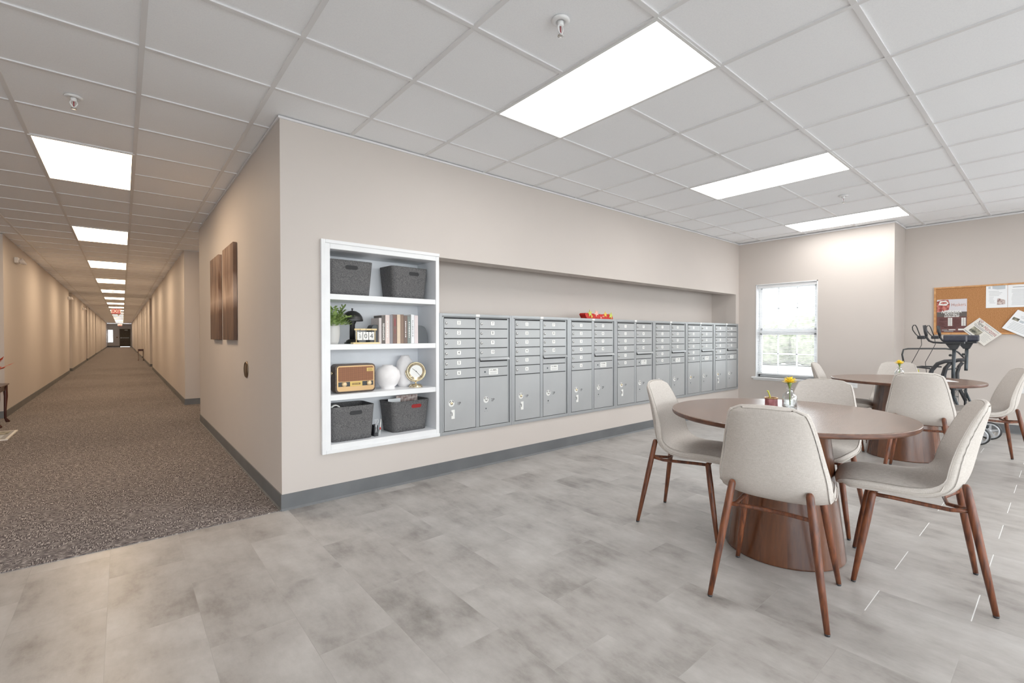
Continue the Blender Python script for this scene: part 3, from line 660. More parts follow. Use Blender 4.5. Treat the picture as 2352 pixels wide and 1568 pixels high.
# ------------------------------------------------------------------ mailbox cabinets
def mailbox_unit(x, label):
    t = thing('mailbox_cabinet', label, 'mailbox', (x, 0, 0.335), 0, 'wall of gray mailbox cabinets')
    W, HT = 0.792, 1.043; fw = 0.024
    b = MB()
    b.box(0.012, 0.004, 0.01, W-0.012, 0.36, HT-0.008)
    for a in ((0, 0, fw, HT), (W-fw, 0, W, HT), (fw, 0, W-fw, fw+0.006), (fw, HT-fw, W-fw, HT)):
        b.box(a[0], -0.016, a[1], a[2], 0.004, a[3])
    b.box(0.036, -0.0005, 0.03, W-0.036, 0.004, HT-0.024, mat=1)
    b.build('frame', [alumd_m, gap_m], t, bevel=0.002)
    b = MB(); b.box(0.374+0.004, -0.010, 0.03, 0.419-0.004, 0.0, HT-0.026); b.box(0.030, -0.007, 0.03, 0.046, 0, HT-0.026); b.box(0.746, -0.007, 0.03, 0.762, 0, HT-0.026)
    b.box(0.030, -0.007, HT-0.032, 0.762, 0, HT-0.025); b.build('mullion', alumd_m, t, bevel=0.0015)
    rows = [1.002, 0.915, 0.828, 0.741, 0.654, 0.566, 0.478, 0.032]
    def door(c, z0, z1, name='mailbox_door'):
        xa, xb = ((0.049, 0.373), (0.420, 0.743))[c]
        b = MB(); b.box(xa, -0.0105, z0+0.003, xb, 0.0, z1-0.0045); b.box(xa+0.004, -0.0125, z1-0.010, xb-0.004, -0.0105, z1-0.0065)
        return b.build(name, alum_m, t, bevel=0.0018), xa, xb
    def lock(d, x, z, r=0.0095):
        b = MB(); b.lathe([(r*1.25, 0), (r*1.25, 0.003), (r, 0.009), (r*0.85, 0.011), (0, 0.011)], 16, M=frame_m((x, -0.0105, z), (1,0,0), (0,0,1)))
        b.box(x-0.0008, -0.0222, z-0.004, x+0.0008, -0.0212, z+0.004, mat=1)
        b.build('lock', [chrome_m, ink_m], d)
    def number(d, x, z, s):
        b = MB(); b.prism(rrect(0.039, 0.034, 0.004, 3), 0.0008, M=onwall_y(x, -0.0106, z))
        b.text(s, 0.030, onwall_y(x, -0.0117, z), mat=1, font_bold=0.012, sx=0.95)
        b.build('number_label', [plate_m, ink_m], d)
    for c in (0, 1):
        for i in range(6 if c == 0 else 4):
            z1, z0 = rows[i], rows[i+1]
            d, xa, xb = door(c, z0, z1)
            zc = (z0+z1)/2
            lock(d, xa+0.019, zc); number(d, xa+0.148, zc+0.006, str(i+1+6*c))
    # outgoing mail slot with a hood, master lock door
    xa, xb = 0.420, 0.743
    b = MB(); b.box(xa, -0.007, rows[5]+0.003, xb, 0, rows[4]-0.003); b.build('slot_panel', alum_m, t)
    b = MB(); M = Matrix(((0,0,1,xa-0.004), (1,0,0,0), (0,1,0,0), (0,0,0,1)))
    b.prism([(0, rows[4]+0.006), (-0.020, rows[4]-0.004), (-0.032, rows[4]-0.024), (-0.030, rows[4]-0.026), (-0.018, rows[4]-0.010), (0, rows[4]-0.002)], xb-xa+0.016, M=M); b.build('slot_hood', alumd_m, t)
    b = MB(); b.box(xa+0.008, -0.012, rows[4]-0.039, xb-0.004, -0.006, rows[4]-0.014); b.build('slot_opening', gap_m, t)
    d, xa, xb = door(1, rows[6], rows[5], 'carrier_door')
    zc = (rows[5]+rows[6])/2
    b = MB(); b.prism(circle(0.008, 14), 0.002, M=onwall_y(xa+0.058, -0.0106, zc)); b.build('keyhole', steel_m, d)
    b = MB(); b.box(xa+0.103, -0.0116, zc-0.027, xa+0.208, -0.0104, zc+0.027)
    b.text('U.S. MAIL', 0.019, onwall_y(xa+0.155, -0.0122, zc+0.013), mat=1, font_bold=0.02)
    for q in range(3): b.box(xa+0.116, -0.0121, zc-0.006-q*0.007, xa+0.195, -0.0117, zc-0.0035-q*0.007, mat=2)
    b.build('mail_label', [plate_m, ink_m, inkg_m], d)
    # parcel lockers
    for c in (0, 1):
        d, xa, xb = door(c, rows[7], rows[6], 'parcel_door')
        z = 0.268
        b = MB(); b.prism(circle(0.029, 24), 0.0009, M=onwall_y(xa+0.070, -0.0106, z))
        ring = []
        for s in (0, 1):
            for q in range(5):
                a = math.radians(25+q*11+s*86); b.box(xa+0.070+0.022*math.cos(a)-0.003, -0.0119, z+0.022*math.sin(a)-0.003, xa+0.070+0.022*math.cos(a)+0.003, -0.0114, z+0.022*math.sin(a)+0.003, mat=1)
        b.build('lock_decal', [plate_m, ink_m], d)
        b = MB(); b.lathe([(0.0125, 0), (0.0125, 0.005), (0.010, 0.010), (0, 0.010)], 18, M=frame_m((xa+0.070, -0.0115, z), (1,0,0), (0,0,1))); b.build('lock', chrome_m if c else brass_m, d)
        b = MB(); b.text(('1P', '2P')[c], 0.036, onwall_y(xa+0.148, -0.0112, z-0.008), font_bold=0.012); b.build('locker_number', ink_m, d)
        b = MB(); b.prism(circle(0.0065, 12), 0.002, M=onwall_y(xa+0.069, -0.0106, z-0.08)); b.prism(circle(0.002, 8), 0.001, M=onwall_y(xa+0.055, -0.0106, z-0.105)); b.prism(circle(0.002, 8), 0.001, M=onwall_y(xa+0.083, -0.0106, z-0.105)); b.build('screw', steel_m, d)
    b = MB(); b.box(0.375, -0.0172, HT-fw+0.002, 0.417, -0.0155, HT-0.001); b.build('tape_label', plate_m, t)
    return t
unit0 = mailbox_unit(1.228, 'gray mailbox cabinet directly beside the white built-in bookshelf')
unit_labels = [None, 'second gray mailbox cabinet from the bookshelf', 'third gray mailbox cabinet from the bookshelf, under the red decoration',
    'fourth gray mailbox cabinet from the bookshelf', 'gray mailbox cabinet behind the leftmost chair, third from the window end', 'second gray mailbox cabinet from the window end', 'last gray mailbox cabinet, at the window end']
units = [unit0]+[dup(unit0, (1.228+0.793*i, 0, 0.335), 0, unit_labels[i]) for i in range(1, 7)]
# white key tags hang below the parcel locks on some cabinets
def key_tag(i, dx):
    b = MB(); b.box(-0.016, 0, -0.078, 0.018, 0.0012, 0); b.tube([(-0.010, -0.002, -0.02), (-0.010, -0.004, -0.036), (-0.011, -0.003, -0.05)], 0.0025, 6, mat=1)
    o = b.build('key_tag', [plate_m, steel_m], loc=(1.228+0.793*i+dx, -0.0135, 0.335+0.212)); tag(o, 'white key tag on the first parcel door of the %s cabinet' % ['bookshelf-side', 'second', 'third', 'fourth', '', '', 'last'][i], 'key tag', 'key tags on parcel doors')
for i in (0, 1, 2, 3, 6): key_tag(i, 0.132)

# red felt decoration on top of the mailboxes
t = thing('holiday_decoration', 'red felt decoration with stars on top of the mailboxes', 'decoration', (3.37, 0.07, 1.378))
b = MB(); M = frame_m((0, 0.05, 0), (1,0,0), (0,0,1))
b.prism([(-0.215, 0), (0.255, 0), (0.235, 0.045), (0.20, 0.062), (0.05, 0.056), (-0.12, 0.060), (-0.235, 0.064), (-0.250, 0.050)], 0.09, M=M)
b.build('tray', red_m, t, bevel=0.006)
def star(x, z, r, m, rot=0):
    p = [((r if i % 2 == 0 else r*0.45)*math.cos(PI/2+i*PI/5+rot), (r if i % 2 == 0 else r*0.45)*math.sin(PI/2+i*PI/5+rot)) for i in range(10)]
    b = MB(); b.prism(p, 0.005, M=onwall_y(x, -0.041, z)); b.build('star', m, t)
star(-0.17, 0.060, 0.042, lime_m, 0.2); star(-0.06, 0.062, 0.042, pink_m, 0.5); star(0.10, 0.055, 0.036, gold_m, 0.1); star(0.20, 0.045, 0.042, lime_m, -0.3); star(-0.14, 0.025, 0.022, gold_m); star(0.02, 0.016, 0.016, pink_m, 0.4); star(0.06, 0.03, 0.012, pink_m)

# ------------------------------------------------------------------ built-in bookshelf
t = thing('built_in_bookshelf', 'white built-in bookshelf recessed into the mail wall', 'bookshelf', (0, 0, 0))
OX0, OX1, OZ0, OZ1, SD = 0.323, 1.192, 0.402, 1.811, 0.30
b = MB()
for a in ((0.259, 0.339, OX0, 1.873), (OX1, 0.339, 1.224, 1.873), (OX0, 0.339, OX1, OZ0), (OX0, OZ1, OX1, 1.873)): b.box(a[0], -0.018, a[1], a[2], 0.0, a[3])
b.box(0.259, -0.026, 0.339, 0.288, -0.018, 1.873); b.box(0.288, -0.026, 1.848, 1.224, -0.018, 1.873); b.box(0.288, -0.026, 0.339, 1.224, -0.018, 0.366)
b.build('casing', white_m, t, bevel=0.003)
shm = principled('shelf_paint', srgb(226, 229, 234), 0.45); noise_tint(shm, nscale=6, lo=srgb(223, 226, 231), hi=srgb(229, 232, 237))
b = MB(); b.box(OX0-0.02, 0, OZ0-0.02, OX0, SD, OZ1+0.02); b.build('side_panel', shm, t)
b = MB(); b.box(OX1, 0, OZ0-0.02, OX1+0.008, SD, OZ1+0.02); b.build('side_panel', shm, t)
b = MB(); b.box(OX0-0.02, SD, OZ0-0.02, OX1+0.008, SD+0.015, OZ1+0.02); b.build('back_panel', shm, t)
b = MB(); b.box(OX0-0.02, 0, OZ1, OX1+0.008, SD, OZ1+0.02); b.build('top_panel', shm, t)
b = MB(); b.box(OX0-0.02, 0, OZ0-0.02, OX1+0.008, SD, OZ0); b.build('bottom_panel', shm, t)
SH = (1.488, 1.124, 0.757)
for z in SH:
    b = MB(); b.box(OX0, -0.012, z-0.040, OX1, SD, z); b.build('shelf', white_m, t, bevel=0.002)

# storage bins (felt, tapered, rounded corners, open on top, slot handle)
def storage_bin(x, y, z, rz, w, d, h, label, fm, slot_m, slot_x=0.0, slump=0.0, taper=0.88):
    t = thing('storage_bin', label, 'storage bin', (x, y, z), rz, 'gray felt bins in the bookshelf')
    rows = []; n = 6
    for k in range(n+1):
        f = k/n; s = taper+(1-taper)*f
        rows.append((w*s, d*s, h*f))
    b = MB(); vs = []; fs = []; npt = None
    def ring(w_, d_, z_, r=0.04):
        p = rrect(w_, d_, r, 4); return [(a, c, z_+slump*0.5*(1-math.cos(PI*2*(a/w_+0.5)))*0 - (slump*(1-(2*a/w_)**2) if z_ > h*0.9 else 0)) for a, c in p]
    loops = [ring(a, c, z_) for a, c, z_ in rows] + [ring(w-0.008, d-0.008, h)] + [ring(a-0.008, c-0.008, z_+0.004) for a, c, z_ in reversed(rows[:-1])]
    npt = len(loops[0])
    for lp in loops: vs += lp
    for j in range(len(loops)-1):
        for i in range(npt): fs.append((j*npt+i, j*npt+(i+1) % npt, (j+1)*npt+(i+1) % npt, (j+1)*npt+i))
    fs.append(tuple(reversed(range(npt)))); fs.append(tuple(range((len(loops)-1)*npt, len(loops)*npt)))
    b.add(vs, fs, 0, True); b.build('body', fm, t)
    zz = h*0.80; yy = -d/2*(taper+(1-taper)*zz/h); ang = math.atan2(d/2*(1-taper), h)
    b = MB(); b.prism(rrect(0.095, 0.030, 0.0145, 5), 0.0016, M=frame_m((slot_x, yy-0.0004, zz), (1,0,0), (0, -math.sin(ang), math.cos(ang)))); b.build('handle_slot', slot_m, t)
    return t
storage_bin(0.500, 0.165, SH[0], 0, 0.345, 0.26, 0.262, 'gray felt bin on the top shelf, left one', felt_m, gap_m)
storage_bin(0.998, 0.183, SH[0], math.radians(5), 0.345, 0.23, 0.262, 'gray felt bin on the top shelf, right one', felt_m, gap_m, 0.03)
storage_bin(0.503, 0.155, OZ0, 0, 0.345, 0.27, 0.258, 'gray felt bin on the bottom shelf, left one', felt_m, gap_m, 0.02, 0.0, 0.9)
storage_bin(0.998, 0.175, OZ0, math.radians(4), 0.36, 0.235, 0.252, 'gray felt bin on the bottom shelf with red showing in its slot', felt_m, principled('slot_red', srgb(142, 14, 14), 0.7), 0.045, 0.006, 0.86)
b = MB(); b.box(-0.055, 0, 0, 0.055, 0.001, 0.10); tag(b.build('paper_sheet', paper_m, loc=(0.90, 0.16, OZ0+0.165)), 'white paper sheet standing inside the bottom right bin', 'paper', 'papers in the bottom right bin')
b = MB(); b.box(-0.10, 0, 0, 0.10, 0.001, 0.09); tag(b.build('paper_sheet', photo2_m, loc=(1.04, 0.21, OZ0+0.19)), 'printed leaflet standing inside the bottom right bin', 'paper', 'papers in the bottom right bin')
b = MB(); b.lathe([(0.03, -0.012), (0.038, -0.012), (0.038, 0.012), (0.03, 0.012), (0.03, -0.012)], 24, M=frame_m((0, 0, 0), (1,0,0), (0,0,1)), cap=False); tag(b.build('tape_roll', plate_m, loc=(0.385, 0.075, OZ0+0.235)), 'white tape roll peeking out of the bottom left bin', 'tape roll')

# potted fern
t = thing('potted_plant', 'small green fern in a gray pot on the second shelf', 'plant', (0.383, 0.125, SH[1]))
b = MB(); b.lathe([(0.0, 0.0), (0.040, 0.0), (0.048, 0.02), (0.056, 0.075), (0.055, 0.125), (0.050, 0.150), (0.044, 0.150), (0.048, 0.12), (0.0, 0.12)], 28); b.build('pot', pot_m, t)
b = MB(); rr = random.Random(11)
for s_ in range(46):
    a = rr.uniform(0, 2*PI); el = rr.uniform(0.35, 1.25); ln = rr.uniform(0.12, 0.22)
    d = Vector((math.cos(a)*math.cos(el), math.sin(a)*math.cos(el)*0.75, math.sin(el)))
    p0 = Vector((0.02*math.cos(a), 0.02*math.sin(a), 0.14)); pts = []
    for q in range(6):
        u = q/5; p = p0+d*ln*u+Vector((0, 0, -0.06*u*u)); p.x = max(p.x, -0.056); p.z = min(p.z, 0.315); pts.append(p)
    b.tube(pts, 0.0012, 4)
    for q in range(1, 6):
        for sd in (-1, 1):
            side = d.cross(Vector((0, 0, 1))).normalized()*sd; base = pts[q]
            tip = base+side*0.036+d*0.026+Vector((0, 0, -0.006)); mid = (base+tip)/2; wv = d*0.011
            for v_ in (tip, mid): v_.x = max(v_.x, -0.058); v_.z = min(v_.z, 0.318)
            b.add([base, mid+wv, tip, mid-wv], [(0, 1, 2, 3)], 0, True)
o = b.build('foliage', green_m, t); o['kind'] = 'stuff'
# black mushroom lamp
t = thing('table_lamp', 'black mushroom-shaped table lamp behind the wooden calendar', 'lamp', (0.556, 0.175, SH[1]))
b = MB(); b.lathe([(0, 0), (0.060, 0), (0.060, 0.010), (0.048, 0.016), (0.046, 0.024), (0.030, 0.034), (0, 0.036)], 32); b.build('base', black_m, t)
b = MB(); b.lathe([(0.021, 0.034), (0.020, 0.15), (0.030, 0.172), (0.030, 0.182)], 24); b.build('stem', black_m, t)
b = MB(); b.lathe([(0.080, 0.176), (0.0815, 0.182), (0.074, 0.212), (0.056, 0.238), (0.030, 0.254), (0.0, 0.259)], 40, cap=False); b.lathe([(0.0, 0.252), (0.05, 0.236), (0.072, 0.21), (0.080, 0.176)], 40, cap=False); b.build('lamp_shade', black_m, t)
b = MB(); b.lathe([(0, 0.257), (0.005, 0.258), (0.004, 0.264), (0.008, 0.270), (0.006, 0.276), (0, 0.278)], 14); b.build('finial', black_m, t)
# flip calendar
t = thing('flip_calendar', 'light wooden flip calendar with three white cards', 'calendar', (0.612, 0.05, SH[1]))
b = MB(); b.box(-0.106, -0.025, 0, 0.106, 0.03, 0.012); b.build('base', lightwood_m, t, bevel=0.002)
b = MB(); b.box(-0.088, -0.007, 0.104, 0.088, 0.007, 0.117); b.build('top_bar', lightwood_m, t, bevel=0.002)
for s in (-1, 1):
    b = MB(); b.tube([(s*0.074, 0, 0.012), (s*0.074, 0, 0.106)], 0.0032, 8); b.build('post', lightwood_m, t)
for n, (x, s, z) in enumerate(((-0.046, 'SEP', 0), (0.0, '0', 0), (0.046, '4', 0))):
    b = MB(); b.box(x-0.0205, -0.002, 0.030, x+0.0205, 0.0, 0.092)
    if n == 0: b.text(s, 0.024, frame_m((x+0.002, -0.0024, 0.058), (0,0,1), (-1,0,0)), mat=1, font_bold=0.004)
    else: b.text(s, 0.052, onwall_y(x, -0.0024, 0.058), mat=1)
    b.prism(circle(0.003, 10), 0.0006, mat=1, M=onwall_y(x, -0.0018, 0.085)); b.build('card', [plate_m, ink_m], t)
    b = MB(); b.tube([(x, -0.001, 0.085), (x, -0.010, 0.104), (x, -0.004, 0.119), (x, 0.008, 0.110), (x, 0.002, 0.088)], 0.0012, 6); b.build('ring', ink_m, t)
# books
xs = [.719, .741, .772, .809, .836, .872, .902, .932, .964, .996, 1.027, 1.061]
tops = [1.326, 1.347, 1.351, 1.352, 1.356, 1.357, 1.358, 1.350, 1.344, 1.361, 1.354]
cols = [(206,196,194), (92,84,80), (228,210,204), (136,132,136), (116,88,80), (220,198,172), (132,108,92), (110,92,84), (124,132,128), (234,235,238), (226,212,212)]
bl = ['thin pale gray book at the left end of the row', 'dark brown book with large white lettering on its spine', 'pale pink book with white spine lettering', 'plain gray book between pink and brown books',
      'brown book with red lettering on its spine', 'cream book in the middle of the row', 'plain taupe brown book right of the cream book', 'dark brown book with small white lettering, right of the taupe book',
      'gray green book with white spine lettering', 'white book near the right end of the row', 'pale pink book at the right end of the row']
wtxt = principled('spine_white', srgb(240, 238, 234), 0.6)
for i in range(11):
    c = srgb(*cols[i]); bm_ = principled('book_cover_%d' % i, c, 0.6); noise_tint(bm_, nscale=30, lo=tuple(q*0.93 for q in c), hi=c)
    w = xs[i+1]-xs[i]-0.0012; h = tops[i]-SH[1]
    t = thing('book', bl[i], 'book', ((xs[i]+xs[i+1])/2, 0.05, SH[1]), 0, 'row of books on the second shelf')
    b = MB(); b.box(-w/2, 0, 0, -w/2+0.002, 0.15, h); b.box(w/2-0.002, 0, 0, w/2, 0.15, h); b.box(-w/2, -0.001, 0, w/2, 0.003, h); b.build('cover', bm_, t, bevel=0.001)
    b = MB(); b.box(-w/2+0.002, 0.003, 0.003, w/2-0.002, 0.146, h-0.003); b.build('pages', news_m, t)
    Mv = lambda z: frame_m((0, -0.0016, z), (0,0,-1), (1,0,0))
    b = MB()
    if i == 1: b.text('RENAISSANCE', 0.021, Mv(h*0.42), font_bold=0.012)
    elif i == 4: b.box(-0.004, -0.0016, h*0.60, 0.004, -0.0012, h*0.86); b.box(-0.002, -0.0016, h*0.34, 0.002, -0.0012, h*0.5)
    elif i in (2, 7, 8, 9):
        rq = random.Random(i); z = h*0.80
        while z > h*0.22:
            l_ = rq.uniform(0.006, 0.02); b.box(-0.0035, -0.0016, z-l_, 0.0035, -0.0012, z); z -= l_+rq.uniform(0.003, 0.008)
    if b.v: b.build('spine_lettering', redink_m if i == 4 else (inkg_m if i == 9 else wtxt), t)
for s, x, w, lb in ((-1, 0.7185, 0.062, 'rounded gray bookend left of the books'), (1, 1.0615, 0.105, 'rounded gray bookend right of the books')):
    p = [(0, 0), (0, 0.148)] + [(s*(0.02+(w-0.02)*math.sin(a)), 0.148-0.148*(1-math.cos(a))**1.5) for a in [PI/2*q/10 for q in range(0, 11)]]
    if s < 0: p = list(reversed(p))
    b = MB(); b.prism(p, 0.09, M=frame_m((0, 0.09, 0), (1,0,0), (0,0,1)))
    tag(b.build('bookend', bookend_m, loc=(x, 0.07, SH[1]), bevel=0.003), lb, 'bookend', 'bookends')
# radio
t = thing('radio', 'brown retro radio with gold front on the third shelf', 'radio', (0.532, 0.045, SH[2]))
b = MB(); b.prism(rrect(0.312, 0.214, 0.030, 7), 0.105, M=frame_m((0, 0.105, 0.109), (1,0,0), (0,0,1))); b.build('body', radio_m, t, bevel=0.006, seg=3)
b = MB(); b.prism(rrect(0.288, 0.190, 0.022, 7), 0.004, M=onwall_y(0, 0.0, 0.109)); b.build('bezel', gold2_m, t, bevel=0.001)
b = MB(); b.prism(rrect(0.268, 0.108, 0.008, 4), 0.002, M=onwall_y(0, -0.0045, 0.142)); b.build('grille', grille_m, t)
b = MB(); b.box(-0.134, -0.006, 0.050, 0.134, -0.003, 0.084); b.build('dial_panel', black_m, t)
b = MB(); b.box(-0.048, -0.009, 0.050, 0.046, -0.005, 0.086); b.box(-0.032, -0.0095, 0.060, 0.030, -0.0088, 0.074, mat=1)
for q in range(6): b.box(-0.028+q*0.009, -0.0099, 0.063, -0.023+q*0.009, -0.0094, 0.071, mat=0)
b.build('dial_window', [principled('dial_yellow', srgb(214, 178, 90), 0.4), principled('dial_brown', srgb(84, 50, 30), 0.5)], t)
for x in (-0.092, 0.099):
    b = MB(); b.lathe([(0.019, 0), (0.019, 0.004), (0.016, 0.014), (0.010, 0.018), (0, 0.018)], 22, M=onwall_y(x, -0.006, 0.068)); b.build('knob', principled('knob_cream', srgb(226, 196, 150), 0.4, metal=0.3), t)
b = MB(); b.box(0.082, -0.008, 0.158, 0.132, -0.006, 0.184)
for q in range(2): b.box(0.09, -0.0084, 0.164+q*0.009, 0.124, -0.0078, 0.167+q*0.009, mat=1)
b.build('badge', [MATS['dial_yellow'], MATS['dial_brown']], t)
b = MB(); b.lathe([(0.012, 0), (0.012, 0.010), (0.008, 0.013), (0, 0.013)], 16, M=frame_m((-0.156, 0.05, 0.15), (0,-1,0), (0,0,1))); b.build('side_knob', brass_m, t)
# vases
b = MB(); b.lathe([(0, 0), (0.056, 0), (0.058, 0.008), (0.054, 0.014), (0.080, 0.040), (0.100, 0.085), (0.102, 0.105), (0.092, 0.145), (0.068, 0.172), (0.042, 0.184), (0.040, 0.192), (0.034, 0.192), (0.034, 0.182), (0, 0.15)], 44)
tag(b.build('round_vase', white_cer, loc=(0.832, 0.14, SH[2])), 'round white ceramic vase between radio and tall vase', 'vase')
b = MB(); b.lathe([(0, 0), (0.052, 0), (0.066, 0.03), (0.072, 0.10), (0.072, 0.17), (0.064, 0.215), (0.044, 0.240), (0.036, 0.250), (0.036, 0.262), (0.030, 0.262), (0.030, 0.24), (0, 0.2)], 44)
tag(b.build('tall_vase', white_cer, loc=(1.022, 0.21, SH[2])), 'tall white ceramic vase behind the brass clock', 'vase')
# clock
t = thing('desk_clock', 'round brass desk clock on a pedestal, third shelf', 'clock', (1.065, 0.10, SH[2]), math.radians(-14))
b = MB(); b.lathe([(0, 0), (0.058, 0), (0.058, 0.006), (0.044, 0.022), (0.038, 0.024), (0, 0.024)], 32); b.build('base', brass_m, t)
b = MB(); b.tube([(0, 0, 0.02), (0, 0, 0.050)], 0.007, 12); b.tube([(0.085*math.sin(a), 0, 0.132-0.085*math.cos(a)) for a in [math.radians(-95+19*q) for q in range(11)]], 0.004, 8); b.build('yoke', brass_m, t)
M = frame_m((0, 0.018, 0.132), (1,0,0), (0,0,1))
b = MB(); b.lathe([(0.068, 0), (0.077, 0.002), (0.078, 0.034), (0.072, 0.038), (0.070, 0.032), (0.0, 0.030)], 44, M=M, mat=0); b.build('rim', brass_m, t)
b = MB(); b.prism(circle(0.0705, 40), 0.001, M=onwall_y(0, -0.0125, 0.132))
for q in range(12):
    a = q*PI/6; b.box(0.057*math.sin(a)-0.0012, -0.0142, 0.132+0.057*math.cos(a)-0.003, 0.057*math.sin(a)+0.0012, -0.0135, 0.132+0.057*math.cos(a)+0.003, mat=1)
b.build('dial', [plate_m, inkg_m], t)
b = MB()
for x, z in ((-0.032, 0.026), (0.046, -0.050)): b.tube([(0, -0.0155, 0.132), (x, -0.0155, 0.132+z)], [0.0016, 0.0008], 6)
b.lathe([(0.004, 0), (0.004, 0.002), (0, 0.002)], 12, M=onwall_y(0, -0.0145, 0.132)); b.build('hand', ink_m, t)
# pen caddy, scissors and pen on the bottom shelf
b = MB(); b.box(-0.016, -0.03, 0, 0.016, 0.03, 0.085); b.box(-0.012, -0.032, 0.02, 0.008, -0.030, 0.075)
tag(b.build('pen_caddy', blackp_m, loc=(0.692, 0.075, OZ0), bevel=0.004), 'black pen caddy standing between the two bottom bins', 'pen caddy')
b = MB()
for s in (-1, 1): b.tube([(s*0.010+0.008*math.cos(2*PI*q/12), 0, 0.118+0.016*math.sin(2*PI*q/12)) for q in range(12)], 0.0028, 6, closed=True)
b.tube([(-0.006, 0, 0.10), (0.006, 0.001, 0.03)], 0.003, 6); b.tube([(0.006, 0, 0.10), (-0.006, 0.001, 0.03)], 0.003, 6)
tag(b.build('scissors', silver_m, loc=(0.69, 0.042, OZ0)), 'silver scissors stuck in front of the black pen caddy', 'scissors')
t = thing('pen', 'white and red pen leaning beside the black pen caddy', 'pen', (0.725, 0.06, OZ0))
b = MB(); b.tube([(0, 0, 0.0), (0.010, 0.004, 0.085), (0.0155, 0.006, 0.128)], [0.004, 0.0045, 0.0018], 10); b.build('barrel', plate_m, t)
b = MB(); b.tube([(0.0053, 0.002, 0.045), (0.0075, 0.003, 0.064)], 0.0049, 10); b.build('grip', red_m, t)

# ------------------------------------------------------------------ corridor-side wall : canvases and bronze plate
def canvas(y0, y1, z0, z1, label, seed):
    m = art_m
    b = MB(); b.box(-0.035, -(y1-y0)/2, -(z1-z0)/2, -0.002, (y1-y0)/2, (z1-z0)/2)
    o = b.build('canvas_painting', m, loc=(0, (y0+y1)/2, (z0+z1)/2), bevel=0.002); tag(o, label, 'painting', 'brown abstract canvases'); return o
canvas(1.53, 2.12, 1.148, 2.055, 'brown abstract canvas nearer to the wall corner', 1)
canvas(2.39, 2.98, 1.148, 2.055, 'brown abstract canvas farther down the corridor wall', 2)
b = MB(); b.lathe([(0.0, 0.012), (0.6, 0.012), (0.82, 0.009), (0.86, 0.014), (1.0, 0.004), (1.0, 0)], 36, M=Matrix.Translation((0, 1.131, 0.896)) @ Matrix(((0,0,-1,0), (-0.066,0,0,0), (0,0.073,0,0), (0,0,0,1))))
tag(b.build('wall_plate', bronze_m), 'oval bronze wall plate below the canvases', 'wall plate')

